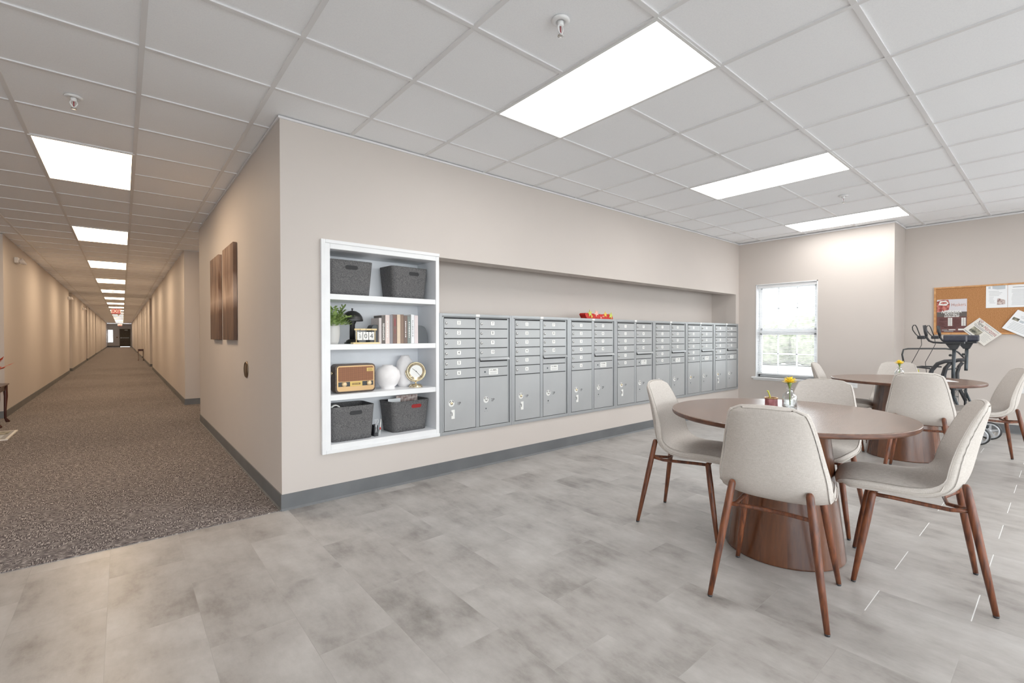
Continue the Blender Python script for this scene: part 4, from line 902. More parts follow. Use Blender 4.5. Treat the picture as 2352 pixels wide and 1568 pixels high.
# ------------------------------------------------------------------ chairs
def make_chair(label, group):
    t = thing('dining_chair', label, 'chair', (0,0,0), 0, group)
    P = spline([(.322, .452, 0), (.306, .486, 0), (.250, .508, 0), (.14, .512, 0), (.035, .505, 0), (-.040, .505, 0), (-.098, .526, 0), (-.134, .576, 0), (-.158, .645, 0), (-.182, .735, 0), (-.206, .82, 0), (-.221, .866, 0), (-.230, .886, 0)], 30)
    Wd = spline([(.135,0,0), (.172,0,0), (.198,0,0), (.212,0,0), (.217,0,0), (.219,0,0), (.219,0,0), (.212,0,0), (.197,0,0), (.180,0,0), (.160,0,0), (.140,0,0), (.105,0,0)], 30)
    Rs = spline([(-.012,0,0), (-.018,0,0), (-.022,0,0), (-.020,0,0), (-.014,0,0), (.000,0,0), (.022,0,0), (.042,0,0), (.046,0,0), (.038,0,0), (.024,0,0), (.013,0,0), (.005,0,0)], 30)
    Tk = spline([(.034,0,0), (.056,0,0), (.068,0,0), (.070,0,0), (.070,0,0), (.070,0,0), (.068,0,0), (.060,0,0), (.052,0,0), (.046,0,0), (.040,0,0), (.034,0,0), (.026,0,0)], 30)
    nr = 30; ts = [-1, -.94, -.8, -.55, -.28, 0, .28, .55, .8, .94, 1]; nc = len(ts)
    inner = []; outer = []; mids = []
    for i in range(nr):
        a = P[max(i-1, 0)]; c = P[min(i+1, nr-1)]; tg = (c-a).normalized(); n = Vector((tg.y, -tg.x))   # towards the sitter (F,z)
        n = Vector((n.x, n.y))
        ri = []; ro = []
        for tt in ts:
            at = abs(tt)
            raise_ = Rs[i].x*(at**2.4)
            th = Tk[i].x*(1-0.38*at**4)
            arch = -0.012*tt*tt if i > nr-4 else 0
            p = Vector((P[i].x, P[i].y))+n*raise_+Vector((tg.x, tg.y))*arch
            y = tt*Wd[i].x
            ri.append((p.x, y, p.y)); q = p-n*th; ro.append((q.x, y*(1-0.03*at), q.y))
        inner.append(ri); outer.append(ro)
    vs = []; fs = []
    for r in inner: vs += r
    o0 = len(vs)
    for r in outer: vs += r
    for i in range(nr-1):
        for j in range(nc-1):
            a = i*nc+j; fs.append((a, a+nc, a+nc+1, a+1)); fs.append((o0+a, o0+a+1, o0+a+nc+1, o0+a+nc))
    def rim(idx):   # closed loop of grid indices; bulging middle strip
        k = len(idx); m0 = len(vs)
        for q, (i, j) in enumerate(idx):
            a = Vector(inner[i][j]); c = Vector(outer[i][j]); mid = (a+c)/2
            cen = Vector(inner[min(max(i, 6), nr-7)][nc//2]); d = mid-cen
            if j in (0, nc-1) and 2 < i < nr-3: d = Vector((0, 1 if j else -1, 0))
            elif i == 0: d = Vector((1, 0, -0.2))
            elif i == nr-1: d = Vector((-0.15, 0, 1))
            else: d = d.normalized()
            vs.append(tuple(mid+d.normalized()*0.014))
        for q in range(k):
            i, j = idx[q]; i2, j2 = idx[(q+1) % k]
            fs.append((i*nc+j, i2*nc+j2, m0+(q+1) % k, m0+q)); fs.append((m0+q, m0+(q+1) % k, o0+i2*nc+j2, o0+i*nc+j))
    loop = [(i, 0) for i in range(nr)]+[(nr-1, j) for j in range(1, nc)]+[(i, nc-1) for i in range(nr-2, -1, -1)]+[(0, j) for j in range(nc-2, 0, -1)]
    rim(loop)
    b = MB(); b.add(vs, fs, 0, True); sh = b.build('seat_shell', fab_m, t, sub=1)
    pts = []
    for i, j in loop:
        a = Vector(inner[i][j]); c = Vector(outer[i][j]); pts.append(a*(0.45 if i < 14 else 0.8)+c*(0.55 if i < 14 else 0.2)+(Vector((0, ((0.0135 if i < 14 else 0.004) if j else (-0.0135 if i < 14 else -0.004)) if j in (0, nc-1) else 0, 0))+(Vector((0, 0, 0.002)) if i == nr-1 else Vector((0, 0, 0)))+(Vector((0.002, 0, 0)) if i == 0 else Vector((0, 0, 0)))))
    b = MB(); b.tube(pts, 0.0016, 6, closed=True); b.build('piping', piping_m, sh)
    for s in (-1, 1):
        for top, foot, nm in (((-.160, s*.150, .520), (-.246, s*.222, 0.006), 'rear'), ((.165, s*.160, .430), (.238, s*.222, 0.006), 'front')):
            a, c = Vector(top), Vector(foot); d = (c-a)
            b = MB(); b.tube([a-d.normalized()*0.006, a, a+d*0.02, a+d*0.3, a+d*0.65, c], [0.007, 0.0125, 0.0155, 0.0165, 0.0145, 0.0105], 14)
            lg = b.build('leg', legwood_m, t)
            b = MB(); b.tube([c-d.normalized()*0.003, (c.x, c.y, 0.0)], [0.0112, 0.0095], 12); b.build('foot_glide', blackp_m, lg)
    b = MB()
    for s in (-1, 1):
        b.tube([(-.178, s*.164, .415), (-.11, s*.150, .402), (.10, s*.135, .412), (.172, s*.155, .420)], 0.0095, 8)
    b.tube([(-.176, -.162, .418), (-.11, -.06, .402), (-.11, .06, .402), (-.176, .162, .418)], 0.009, 8); b.tube([(.165, -.15, .416), (.14, 0, .410), (.165, .15, .416)], 0.009, 8)
    b.build('seat_frame', legwood_m, t)
    return t
G1, G2 = 'linen chairs around the near table', 'linen chairs around the far table'
chair = make_chair('cream linen chair closest to the camera, its back towards us', G1)
chair.location = (1.50, -2.55, 0); chair.rotation_euler = (0, 0, math.radians(10.5))
for x, y, a, lb, g in ((2.14, -2.94, 103, 'cream linen chair at the right of the near table, seen from the side', G1), (1.95, -1.865, -80, 'cream linen chair at the left of the near table, on the mailbox side', G1),
    (2.62, -2.37, 184, 'cream linen chair on the far side of the near table', G1),
    (4.36, -2.62, 5, 'cream linen chair at the near side of the far table, its back towards us', G2), (5.40, -2.93, 110, 'cream linen chair at the right of the far table, cut by the photo edge', G2),
    (5.72, -2.2, 186, 'cream linen chair on the far side of the far table, by the walker', G2), (5.15, -1.82, -82, 'cream linen chair at the window side of the far table', G2)):
    dup(chair, (x, y, 0), math.radians(a), lb, g)

# ------------------------------------------------------------------ tables
def make_table(loc, label):
    t = thing('pedestal_table', label, 'table', (*loc, 0), 0, 'round walnut pedestal tables')
    b = MB(); R_ = 0.589
    b.lathe([(0.0, 0.728), (R_-0.014, 0.728), (R_-0.012, 0.728), (R_-0.004, 0.731), (R_, 0.737), (R_, 0.740), (R_, 0.749), (R_, 0.752)], 96, mat=1, cap=False); b.lathe([(R_, 0.752), (R_-0.002, 0.7545), (R_-0.004, 0.755), (R_-0.006, 0.755), (0.0, 0.755)], 96, mat=0, cap=False)
    b.build('tabletop', [top_m, edge_m], t)
    b = MB(); b.lathe([(0.288, 0.0), (0.2935, 0.004), (0.2930, 0.009), (0.2135, 0.712)], 120, cap=False); b.build('pedestal', ped_m, t)
    b = MB(); b.box(-0.24, -0.05, 0.708, 0.24, 0.05, 0.729); b.box(-0.05, -0.24, 0.708, 0.05, 0.24, 0.729); b.build('support_plate', edge_m, t)
    return t
tb = make_table((2.018, -2.392), 'round walnut pedestal table nearest the camera')
dup(tb, (5.09, -2.376, 0), 0.3, 'round walnut pedestal table farther back by the window')
TT = 0.755
def flower_vase(loc, label):
    t = thing('flower_vase', label, 'vase', (*loc, TT))
    b = MB(); b.lathe([(0, 0.002), (0.036, 0.0), (0.039, 0.004), (0.039, 0.060), (0.034, 0.080), (0.020, 0.098), (0.0155, 0.104), (0.0155, 0.118), (0.018, 0.120), (0.014, 0.120), (0.0125, 0.106), (0.018, 0.095), (0.031, 0.078), (0.036, 0.058), (0.036, 0.010), (0.0, 0.008)], 36); b.build('glass_bottle', glass_m, t)
    b = MB(); b.lathe([(0, 0.0085), (0.0355, 0.0105), (0.0355, 0.052), (0, 0.052)], 28); b.build('water', water_m, t)
    b = MB(); b.tube([(0.008, 0.0, 0.02), (0.002, 0, 0.09), (-0.001, 0, 0.15)], 0.0028, 8); b.lathe([(0.003, 0.118), (0.010, 0.140), (0.013, 0.150), (0.006, 0.156)], 14)
    for a in (0.4, 1.9, 3.4, 5.0):
        d = Vector((math.cos(a), math.sin(a), 0)); p = Vector((0, 0, 0.15)); w = Vector((-d.y, d.x, 0))*0.008
        b.add([p, p+d*0.016+w+Vector((0,0,-0.002)), p+d*0.034+Vector((0,0,0.002)), p+d*0.016-w], [(0,1,2,3)], 0, True)
    b.build('flower_stem', green_m, t)
    b = MB(); rr = random.Random(5)
    for ring, (n, el, ln) in enumerate(((16, 0.15, 0.046), (15, 0.55, 0.044), (12, 0.95, 0.040), (8, 1.3, 0.034))):
        for q in range(n):
            a = 2*PI*q/n+ring*0.3+rr.uniform(-.1, .1); e = el+rr.uniform(-.12, .12); l_ = ln*rr.uniform(.85, 1.1)
            d = Vector((math.cos(a)*math.cos(e), math.sin(a)*math.cos(e), math.sin(e))); w = Vector((-math.sin(a), math.cos(a), 0))*0.0065; p = Vector((0, 0, 0.152)); u = Vector((-math.cos(a)*math.sin(e), -math.sin(a)*math.sin(e), math.cos(e)))
            b.add([p, p+d*l_*0.5+w, p+d*l_*0.9+w*0.6+u*0.003, p+d*l_+u*0.004, p+d*l_*0.9-w*0.6+u*0.003, p+d*l_*0.5-w], [(0,1,2,5), (5,2,4), (2,3,4)], 0, True)
    b.build('petals', yellow_m, t)
    return t
fv = flower_vase((2.185, -2.365), 'glass bottle with a yellow flower on the near table')
dup(fv, (5.07, -2.35, TT), 1.0, 'glass bottle with a yellow flower on the far table')
def cup(loc, label):
    t = thing('candle_cup', label, 'cup', (*loc, TT))
    b = MB(); p = [(0.0, 0.0), (0.034, 0.0), (0.037, 0.004), (0.036, 0.052), (0.033, 0.054), (0.031, 0.048), (0.031, 0.02), (0, 0.018)]
    b.lathe(p, 8, smooth=False); b.build('body', maroon_m, t)
    b = MB(); b.lathe([(0.036, 0.050), (0.040, 0.054), (0.038, 0.058), (0.030, 0.057), (0.031, 0.052)], 8, smooth=False, cap=False); b.build('rim', gold2_m, t)
    b = MB(); b.tube([(0.002, 0.0, 0.02), (-0.008, 0.006, 0.07), (-0.016, 0.012, 0.094), (-0.021, 0.015, 0.098)], [0.0045, 0.004, 0.0045, 0.004], 8); b.build('stem', stemg_m, t)
    return t
cp = cup((2.175, -2.268), 'small maroon cup with a lime stem beside the near flower bottle')
dup(cp, (5.13, -2.49, TT), 0.4, 'small maroon cup with a yellow stem on the far table')
b = MB(); b.box(-0.105, -0.07, 0, 0.105, 0.07, 0.0012)
for q in range(4): b.box(-0.08, -0.045+q*0.024, 0.0012, 0.07, -0.040+q*0.024, 0.0014, mat=1)
o = b.build('paper_sheet', [paper_m, inkg_m], loc=(5.18, -2.66, TT)); o.rotation_euler = (0, 0, 0.5); tag(o, 'white paper lying on the far table', 'paper')

# ------------------------------------------------------------------ cork board and notices (wall faces -X; u runs right = -Y)
def bm(u, z, d): return frame_m((BX-d, -u, z), (0,-1,0), (0,0,1))
t = thing('cork_board', 'oak framed cork board with notices on the right wall', 'notice board', (0,0,0))
u0, u1, z0, z1 = 2.279, 3.45, 1.200, 1.818
b = MB(); b.box(BX-0.012, -u1+0.01, z0+0.01, BX-0.001, -u0-0.01, z1-0.01); b.build('cork_panel', cork_m, t)
b = MB(); f = 0.020
b.box(BX-0.022, -u1, z0, BX-0.001, -u0, z0+f); b.box(BX-0.022, -u1, z1-f, BX-0.001, -u0, z1); b.box(BX-0.022, -u0-f, z0+f, BX-0.001, -u0, z1-f); b.box(BX-0.022, -u1, z0+f, BX-0.001, -u1+f, z1-f)
b.build('frame', oak_m, t, bevel=0.003)
def sheet(name, label, origin, e1, e2, w, h, mats, draw, group='notices on the cork board', depth=0.0135, curl=0.0):
    """sheet in its own frame: x right 0..w, y up 0..h, printed side +z towards the room"""
    o3 = Vector((BX-depth, -origin[0], origin[1]))
    ex = Vector((0, -e1[0], e1[1])).normalized(); ey = Vector((0, -e2[0], e2[1])).normalized()
    M = frame_m(o3, ex, ey, (-1, 0, 0))
    b = MB(); b.add([(0,0,0), (w,0,0), (w,h,0), (0,h,0), (0,0,.0012), (w,0,.0012), (w,h,.0012), (0,h,.0012)], [(3,2,1,0), (4,5,6,7), (0,1,5,4), (1,2,6,5), (2,3,7,6), (3,0,4,7)], 0, False, M)
    def R(x0, y0, x1, y1, mat, lv=1): b.add([(x0,y0,.0012+lv*.0004), (x1,y0,.0012+lv*.0004), (x1,y1,.0012+lv*.0004), (x0,y1,.0012+lv*.0004)], [(0,1,2,3)], mat, False, M)
    def Tx(s, size, x, y, mat, lv=2, **kw): b.text(s, size, M @ Matrix.Translation((x, y, .0012+lv*.0004)), mat=mat, **kw)
    def Pg(pts, mat, lv=1): b.add([(x, y, .0012+lv*.0004) for x, y in pts], [tuple(range(len(pts)))], mat, False, M)
    draw(R, Tx, Pg)
    return tag(b.build(name, mats), label, 'notice', group)
def lines(R, x0, x1, y0, y1, n, mat, seed, hgt=0.0035):
    r = random.Random(seed)
    for i in range(n):
        y = y1-(y1-y0)*i/max(n-1, 1); R(x0+r.uniform(0, .012), y-hgt/2, x1-r.uniform(0, (x1-x0)*.35), y+hgt/2, mat)
def d_poster(R, Tx, Pg):
    w, h = 0.284, 0.425
    R(0, 0.255, w, h, 1); R(0, 0.0, w, 0.25, 2); R(0, 0.20, w, 0.262, 3, 2)
    Pg([(0.0, 0.262), (0.0, 0.40), (0.05, 0.422), (0.11, 0.42), (0.125, 0.36), (0.115, 0.29), (0.06, 0.27)], 4, 3)
    Pg([(0.015, 0.355), (0.03, 0.405), (0.085, 0.412), (0.115, 0.375), (0.09, 0.345), (0.05, 0.35)], 5, 4)
    Pg([(0.03, 0.375), (0.05, 0.395), (0.09, 0.392), (0.1, 0.372), (0.06, 0.365)], 4, 5)
    Tx('Huskers', 0.062, 0.207, 0.352, 5, 2, font_bold=0.035, sx=0.66); Tx('Huskers', 0.062, 0.207, 0.352, 4, 3, font_bold=0.0, sx=0.66)
    Tx('NEBRASKA', 0.056, 0.138, 0.262, 5, 6, font_bold=0.012, shear=0.28, sx=0.70)
    Tx('FOOTBALL', 0.044, 0.145, 0.224, 5, 6, font_bold=0.012, shear=0.28, sx=0.66)
    for i in range(4): R(0.072+i*0.036, 0.196, 0.104+i*0.036, 0.204, 5, 3)
    for x in (0.108, 0.130, 0.234, 0.256):
        for i in range(6): R(x, 0.170-i*0.0175, x+0.019, 0.184-i*0.0175, 5, 3)
    lines(R, 0.012, 0.095, 0.08, 0.175, 7, 6, 2, 0.003); lines(R, 0.152, 0.228, 0.08, 0.175, 7, 6, 3, 0.003); lines(R, 0.07, 0.2, 0.06, 0.068, 2, 5, 4, 0.003)
    R(0.05, 0.022, 0.105, 0.034, 6, 3); R(0.115, 0.026, 0.18, 0.036, 5, 3); R(0.205, 0.024, 0.27, 0.044, 5, 3); R(0.07, 0.006, 0.16, 0.016, 6, 3)
sheet('football_poster', 'maroon football schedule poster at the left of the cork board', (2.309, 1.230), (1, 0), (0, 1), 0.284, 0.425, [paper_m, posters_m, posterm_m, posterd_m, posterr_m, plate_m, inkg_m], d_poster)
def d_sheet1(R, Tx, Pg):
    Pg([(0.055, 0.235), (0.10, 0.222), (0.165, 0.226), (0.165, 0.277), (0.055, 0.277)], 1); R(0.02, 0.235, 0.04, 0.262, 1)
    lines(R, 0.02, 0.15, 0.15, 0.20, 4, 2, 1, 0.003); lines(R, 0.02, 0.085, 0.06, 0.13, 6, 2, 5, 0.0025)
    Pg([(0.095, 0.035), (0.165, 0.04), (0.165, 0.09), (0.14, 0.1), (0.11, 0.115), (0.098, 0.11)], 4)
sheet('flyer', 'white flyer with a gray banner and small photo, top of the cork board', (2.762, 1.527), (1, 0), (0, 1), 0.183, 0.283, [paper_m, bluegray_m, inkg_m, photo_m, photo2_m], d_sheet1)
def d_sheet2(R, Tx, Pg):
    R(0.04, 0.238, 0.2, 0.245, 1); lines(R, 0.03, 0.2, 0.03, 0.21, 13, 1, 8, 0.003)
sheet('typed_notice', 'white typed notice at the right photo edge, beside the flyer', (2.948, 1.527), (1, 0), (0, 1), 0.215, 0.286, [paper_m, inkg_m], d_sheet2)
A_ = Vector((.153, .146)).normalized()
e1 = (A_.y, -A_.x); e2 = (A_.x, A_.y)
def d_news(R, Tx, Pg):
    w, h = 0.282, 0.212
    Tx('New', 0.062, 0.030, h-0.048, 1, 2, align='LEFT', sx=0.62); Tx('Horizons', 0.062, 0.112, h-0.048, 2, 2, align='LEFT', sx=0.66)
    Tx('CO', 0.03, 0.045, h-0.018, 2, 2, font_bold=0.02)
    R(0.09, h-0.016, 0.26, h-0.011, 3); R(0.02, h-0.080, 0.25, h-0.074, 3); R(0.03, h-0.094, 0.15, h-0.086, 3)
    R(0.045, 0.035, 0.155, 0.108, 4); lines(R, 0.17, 0.27, 0.03, 0.11, 7, 3, 2, 0.0025); R(0.016, 0.01, 0.12, 0.02, 3)
sheet('newspaper', 'tilted newspaper pinned across the lower edge of the cork board', (2.554, 1.262), e1, e2, 0.282, 0.212, [news_m, ink_m, redink_m, inkg_m, photo_m], d_news, depth=0.026)
def d_flyer3(R, Tx, Pg):
    R(0.10, 0.215, 0.2, 0.222, 1); lines(R, 0.06, 0.3, 0.185, 0.20, 2, 2, 1, 0.003)
    R(0.015, 0.13, 0.075, 0.165, 3); R(0.085, 0.13, 0.125, 0.155, 4); R(0.135, 0.13, 0.2, 0.155, 3); lines(R, 0.03, 0.3, 0.03, 0.11, 6, 2, 6, 0.0035)
sheet('tilted_flyer', 'tilted white flyer hanging off the lower right of the cork board', (2.902, 1.278), (.857, -.517), (.517, .857), 0.34, 0.253, [paper_m, ink_m, inkg_m, photo_m, bluegray_m], d_flyer3, depth=0.027)
for n, (w, u, z, lb) in enumerate((('x', 1.535, 0.511, 'white outlet plate low on the window wall'), ('b', 3.05, 0.55, 'white outlet plate low on the right wall'))):
    X = WX if w == 'x' else BX
    t = thing('outlet', lb, 'outlet', (X, -u, z), 0, 'white wall outlets')
    b = MB(); b.box(-0.006, -0.057 if n == 0 else -0.036, -0.036 if n == 0 else -0.057, 0, 0.057 if n == 0 else 0.036, 0.036 if n == 0 else 0.057); b.build('cover_plate', white_m, t, bevel=0.002)
    for s in (-1, 1):
        b = MB(); M = onwall_x(-0.006, s*0.024 if n == 0 else 0, 0 if n == 0 else s*0.022); b.prism(rrect(0.030, 0.026, 0.006, 4), 0.001, M=M)
        for q in (-1, 1): b.add([(q*.006-.001, -.004, .0014), (q*.006+.001, -.004, .0014), (q*.006+.001, .005, .0014), (q*.006-.001, .005, .0014)], [(0,1,2,3)], 1, False, M)
        b.build('socket', [white_m, ink_m], t)

# ------------------------------------------------------------------ upright walker (user side -Y, forward +Y)
t = thing('upright_walker', 'black upright walker with forearm pads and gray wheels below the cork board', 'walker', (6.52, -2.5, 0))
OYw = -2.5
def side_y(s): return 0.0 if s < 0 else -0.055
for s in (-1, 1):
    X = s*0.235; dy = side_y(s)
    def Q(y, z, x=0.0): return (X+x, y-OYw+dy, z)
    b = MB(); b.tube([Q(-2.605, 1.035), Q(-2.600, 0.80)]+([Q(-2.598, 0.48)] if s < 0 else [Q(-2.600, 0.775)]), 0.0165, 12); b.build('post', steel_m, t)
    b = MB(); b.tube([Q(-2.600, 0.60), Q(-2.595, 0.30), Q(-2.60, 0.20)], 0.013, 10); b.build('lower_post', blackp_m, t)
    b = MB(); b.box(X-0.045, -2.690-OYw+dy, 1.095, X+0.045, -2.515-OYw+dy, 1.118); M = frame_m((X-0.02, 0, 0), (0,1,0), (0,0,1), (1,0,0))
    b.prism([(-2.56-OYw+dy, 1.10), (-2.53-OYw+dy, 1.10), (-2.575-OYw+dy, 1.03), (-2.63-OYw+dy, 1.03), (-2.66-OYw+dy, 1.10)], 0.04, M=M); b.build('pad_bracket', blackp_m, t, bevel=0.003)
    b = MB()
    prof = [(-0.056, 0.058), (-0.060, 0.018), (-0.05, 0.0), (0.05, 0.0), (0.060, 0.018), (0.056, 0.058), (0.044, 0.076), (0.030, 0.060), (0.0, 0.048), (-0.030, 0.060), (-0.044, 0.076)]
    M = frame_m((X, -2.705-OYw+dy, 1.118), (1,0,0), (0,0,1), (0,1,0)); b.prism(prof, 0.185, M=M); b.build('forearm_pad', navy_m, t, bevel=0.008, seg=3)
    b = MB(); b.tube([Q(-2.60, 1.105), Q(-2.50, 1.104), Q(-2.43, 1.108), Q(-2.395, 1.125), Q(-2.375, 1.16), Q(-2.368, 1.20)], 0.011, 10); b.build('arm_tube', blackp_m, t)
    g = MB(); g.tube([Q(-2.370, 1.185), Q(-2.363, 1.23), Q(-2.352, 1.305)], [0.014, 0.017, 0.016], 12); g = g.build('hand_grip', blackp_m, t)
    b = MB(); b.box(X-0.015, -2.365-OYw+dy, 1.145, X+0.015, -2.290-OYw+dy, 1.185); b.build('brake_block', blackp_m, g, bevel=0.008)
    b = MB(); b.tube([Q(-2.315, 1.185), Q(-2.300, 1.235), Q(-2.285, 1.285), Q(-2.272, 1.308), Q(-2.256, 1.308), Q(-2.246, 1.285), Q(-2.250, 1.25), Q(-2.275, 1.205), Q(-2.300, 1.175)], 0.0055, 8); b.build('brake_lever', black_m, g)
    b = MB(); b.tube([Q(-2.325, 1.15), Q(-2.330, 1.08), Q(-2.29, 0.98), Q(-2.24, 0.86), Q(-2.26, 0.6), Q(-2.5, 0.3)], 0.0035, 6); b.build('brake_cable', black_m, t)
    b = MB(); b.tube([Q(-2.592, 0.90), Q(-2.53, 0.895), Q(-2.47, 0.865), Q(-2.42, 0.79), Q(-2.40, 0.70), Q(-2.36, 0.50), Q(-2.24, 0.18)], 0.021, 12); b.build('curved_frame', blackp_m, t)
    b = MB(); b.tube([Q(-2.57, 0.87), Q(-2.54, 0.82), Q(-2.525, 0.74), Q(-2.53, 0.60), Q(-2.60, 0.42)], 0.018, 12); b.build('brace', blackp_m, t)
    b = MB(); b.tube([Q(-2.59, 0.55), Q(-2.65, 0.38), Q(-2.745, 0.20), Q(-2.785, 0.13)], 0.013, 10); b.build('rear_leg', steel_m, t)
    b = MB(); b.tube([Q(-2.57, 0.965, -0.03*s), Q(-2.585, 0.966, -0.01*s)], 0.006, 8); b.lathe([(0.014, 0), (0.014, 0.012), (0.008, 0.015), (0, 0.015)], 14, M=frame_m(Q(-2.575, 0.965, 0), (0,1,0), (0,0,1), (s*1.0, 0, 0) if s > 0 else (-1, 0, 0))); b.build('height_knob', black_m, t)
    for yw, R_ in ((-2.80, 0.100), (-2.20, 0.100)):
        M = frame_m((X-0.018, yw-OYw+dy, R_), (0,1,0), (0,0,1), (1,0,0))
        b = MB(); b.lathe([(R_-0.014, 0.004), (R_-0.004, 0.004), (R_, 0.010), (R_, 0.026), (R_-0.004, 0.032), (R_-0.014, 0.032), (R_-0.014, 0.004)], 36, M=M, cap=False); wh = b.build('wheel', black_m, t)
        b = MB(); b.lathe([(R_-0.030, 0.006), (R_-0.013, 0.006), (R_-0.013, 0.030), (R_-0.030, 0.030), (R_-0.030, 0.006)], 36, M=M, cap=False); b.lathe([(0, 0.002), (0.018, 0.002), (0.018, 0.034), (0, 0.034)], 18, M=M)
        for q in range(5):
            a = q*2*PI/5+0.4; Mq = M @ Matrix.Rotation(a, 4, 'Z'); b.add([(0.012, -0.011, 0.008), (R_-0.022, -0.007, 0.008), (R_-0.022, 0.007, 0.008), (0.012, 0.011, 0.008), (0.012, -0.011, 0.028), (R_-0.022, -0.007, 0.028), (R_-0.022, 0.007, 0.028), (0.012, 0.011, 0.028)], [(3,2,1,0), (4,5,6,7), (0,1,5,4), (1,2,6,5), (2,3,7,6), (3,0,4,7)], 0, False, Mq)
        b.build('rim', silver_m, wh)
    b = MB(); b.tube([Q(-2.24, 0.20), Q(-2.20, 0.10)], 0.012, 8); b.tube([Q(-2.79, 0.13), Q(-2.80, 0.10)], 0.012, 8); b.build('fork', silver_m, t)
def Wp(x, y, z): return (x, y-OYw, z)
b = MB(); b.tube([Wp(-0.235, -2.18, 0.80), Wp(-0.235, -2.155, 0.96), Wp(-0.225, -2.165, 1.02), Wp(-0.19, -2.20, 1.03), Wp(-0.05, -2.36, 1.032), Wp(0.05, -2.50, 1.032), Wp(0.10, -2.56, 1.02), Wp(0.12, -2.60, 0.99), Wp(0.18, -2.64, 0.93)], 0.009, 10); b.build('back_rail', black_m, t)
b = MB(); b.tube([Wp(-0.235, -2.40, 0.808), Wp(-0.1, -2.27, 0.812), Wp(0.1, -2.28, 0.812), Wp(0.235, -2.44, 0.808)], 0.009, 10); b.tube([Wp(-0.235, -2.53, 0.80), Wp(0.235, -2.585, 0.80)], 0.010, 10); b.tube([Wp(-0.235, -2.60, 0.575), Wp(0.235, -2.655, 0.575)], 0.010, 10); b.build('cross_bar', blackp_m, t)
b = MB(); b.box(-0.19, -2.62-OYw, 0.575, 0.19, -2.36-OYw, 0.605); b.build('seat_panel', blackp_m, t, bevel=0.01)
b = MB()
for z in (0.40, 0.47, 0.545): b.tube([Wp(-0.18, -2.60, z), Wp(0.18, -2.60, z), Wp(0.18, -2.36, z), Wp(-0.18, -2.36, z)], 0.003, 6, closed=True)
for x in (-0.18, -0.06, 0.06, 0.18): b.tube([Wp(x, -2.60, 0.55), Wp(x, -2.60, 0.40), Wp(x, -2.36, 0.40), Wp(x, -2.36, 0.55)], 0.003, 6)
b.build('wire_basket', steel_m, t)

# ------------------------------------------------------------------ side tables, plant and newspaper in the corridor
def make_side_table(loc, rz, label):
    t = thing('side_table', label, 'side table', loc, rz, 'small dark side tables in the corridor')
    b = MB(); b.box(-0.23, -0.30, 0.515, 0.23, 0.30, 0.535); b.build('tabletop', darkwood_m, t, bevel=0.006)
    b = MB(); b.box(-0.20, -0.27, 0.44, 0.20, 0.27, 0.515); b.build('apron', darkwood_m, t, bevel=0.004)
    for sx in (-1, 1):
        for sy in (-1, 1):
            x, y = sx*0.195, sy*0.262
            b = MB(); b.tube([(x, y, 0.515), (x, y, 0.44), (x*1.02, y*1.01, 0.36), (x*0.98, y*0.99, 0.16), (x*0.985, y*0.99, 0.06), (x*1.06, y*1.03, 0.025), (x*1.10, y*1.05, 0.010), (x*1.10, y*1.05, 0.0)], [0.024, 0.024, 0.021, 0.014, 0.014, 0.020, 0.024, 0.020], 10); b.build('leg', darkwood_m, t)
    return t
st = make_side_table((-2.255, 5.70, 0.004), 0, 'dark mahogany side table at the left edge, by the corridor entrance')
far = dup(st, (-0.135, 25.6, 0.004), 0, 'narrow dark stand far down the corridor along the right wall'); far.scale = (0.48, 0.40, 1.06)
t = thing('flower_arrangement', 'orange red leaves of a vase arrangement on the left side table', 'flowers', (-2.20, 5.75, 0.535))
b = MB(); b.lathe([(0, 0), (0.045, 0), (0.062, 0.05), (0.058, 0.11), (0.036, 0.155), (0.042, 0.17), (0.036, 0.17), (0.03, 0.15), (0, 0.12)], 24); b.build('vase', maroon_m, t)
b = MB(); rr = random.Random(4)
for i in range(26):
    a = rr.uniform(0, 2*PI); e = rr.uniform(0.25, 1.3); ln = rr.uniform(0.14, 0.24); d = Vector((math.cos(a)*math.cos(e), math.sin(a)*math.cos(e), math.sin(e))); p = Vector((0, 0, 0.15)); w = Vector((-math.sin(a), math.cos(a), 0))*0.022
    q = p+d*ln; b.tube([p, q], 0.002, 4); b.add([q-d*0.02, q+d*0.03+w, q+d*0.09, q+d*0.03-w], [(0,1,2,3)], 0, True)
b.build('leaves', redleaf_m, t)
b = MB(); b.box(-0.20, -0.36, 0, 0.17, 0.34, 0.012); b.box(-0.18, -0.33, 0.012, 0.145, 0.31, 0.0125, mat=1); b.box(-0.16, 0.02, 0.0125, 0.12, 0.28, 0.0129, mat=2); b.box(-0.1, 0.05, 0.0129, 0.02, 0.25, 0.0133, mat=0); b.box(-0.16, -0.3, 0.0125, 0.10, -0.02, 0.0129, mat=3)
o = b.build('framed_print', [news_m, inkg_m, photo_m, bluegray_m], loc=(-2.00, 4.68, 0.004)); tag(o, 'cream bordered print lying on the carpet at the left edge', 'print')

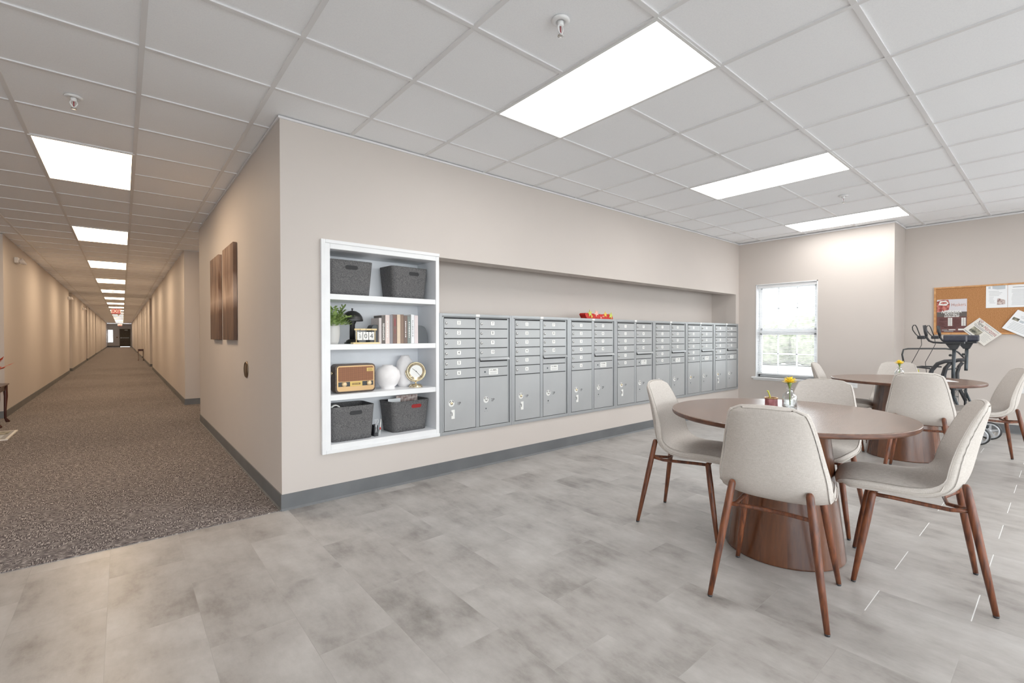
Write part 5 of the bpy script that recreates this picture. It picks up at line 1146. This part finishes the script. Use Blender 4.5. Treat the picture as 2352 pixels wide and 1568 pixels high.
# ------------------------------------------------------------------ world, camera, colour management
w = bpy.data.worlds.new('World'); sc.world = w; w.use_nodes = True
nt = w.node_tree; nt.nodes.clear()
o = nt.nodes.new('ShaderNodeOutputWorld'); bg = nt.nodes.new('ShaderNodeBackground')
tcw = nt.nodes.new('ShaderNodeTexCoord'); sxy = nt.nodes.new('ShaderNodeSeparateXYZ'); cr = nt.nodes.new('ShaderNodeValToRGB')
nt.links.new(tcw.outputs['Generated'], sxy.inputs[0]); nt.links.new(sxy.outputs['Z'], cr.inputs['Fac'])
cr.color_ramp.elements[0].color = (0.95, 0.98, 1, 1); cr.color_ramp.elements[1].color = (0.86, 0.93, 1.0, 1)
nt.links.new(cr.outputs['Color'], bg.inputs['Color']); bg.inputs['Strength'].default_value = 7.5
nt.links.new(bg.outputs[0], o.inputs[0])

cam = bpy.data.cameras.new('camera'); co = bpy.data.objects.new('camera', cam); COL.objects.link(co)
cam.sensor_width = 36.0; cam.lens = 36.0*1067.71/2352; cam.clip_start = 0.05; cam.clip_end = 200
yaw, pitch, roll = 0.697657, -0.0113092, -0.00075939
fw = Vector((math.sin(yaw)*math.cos(pitch), math.cos(yaw)*math.cos(pitch), math.sin(pitch)))
r0 = Vector((math.cos(yaw), -math.sin(yaw), 0)); u0_ = r0.cross(fw)
rr_ = r0*math.cos(roll)+u0_*math.sin(roll); uu_ = -r0*math.sin(roll)+u0_*math.cos(roll)
M = frame_m((-0.821242, -3.409042, 1.181729), rr_, uu_, -fw)
co.matrix_world = M
sc.camera = co
sc.view_settings.view_transform = 'Standard'; sc.view_settings.look = 'None'; sc.view_settings.exposure = 0.0; sc.view_settings.gamma = 1.15
cy = sc.cycles
cy.use_denoising = True; cy.use_adaptive_sampling = True; cy.adaptive_threshold = 0.05; cy.adaptive_min_samples = 16; cy.max_bounces = 9; cy.diffuse_bounces = 6; cy.glossy_bounces = 3; cy.transmission_bounces = 8; cy.sample_clamp_indirect = 6.0
cy.caustics_reflective = False; cy.caustics_refractive = False
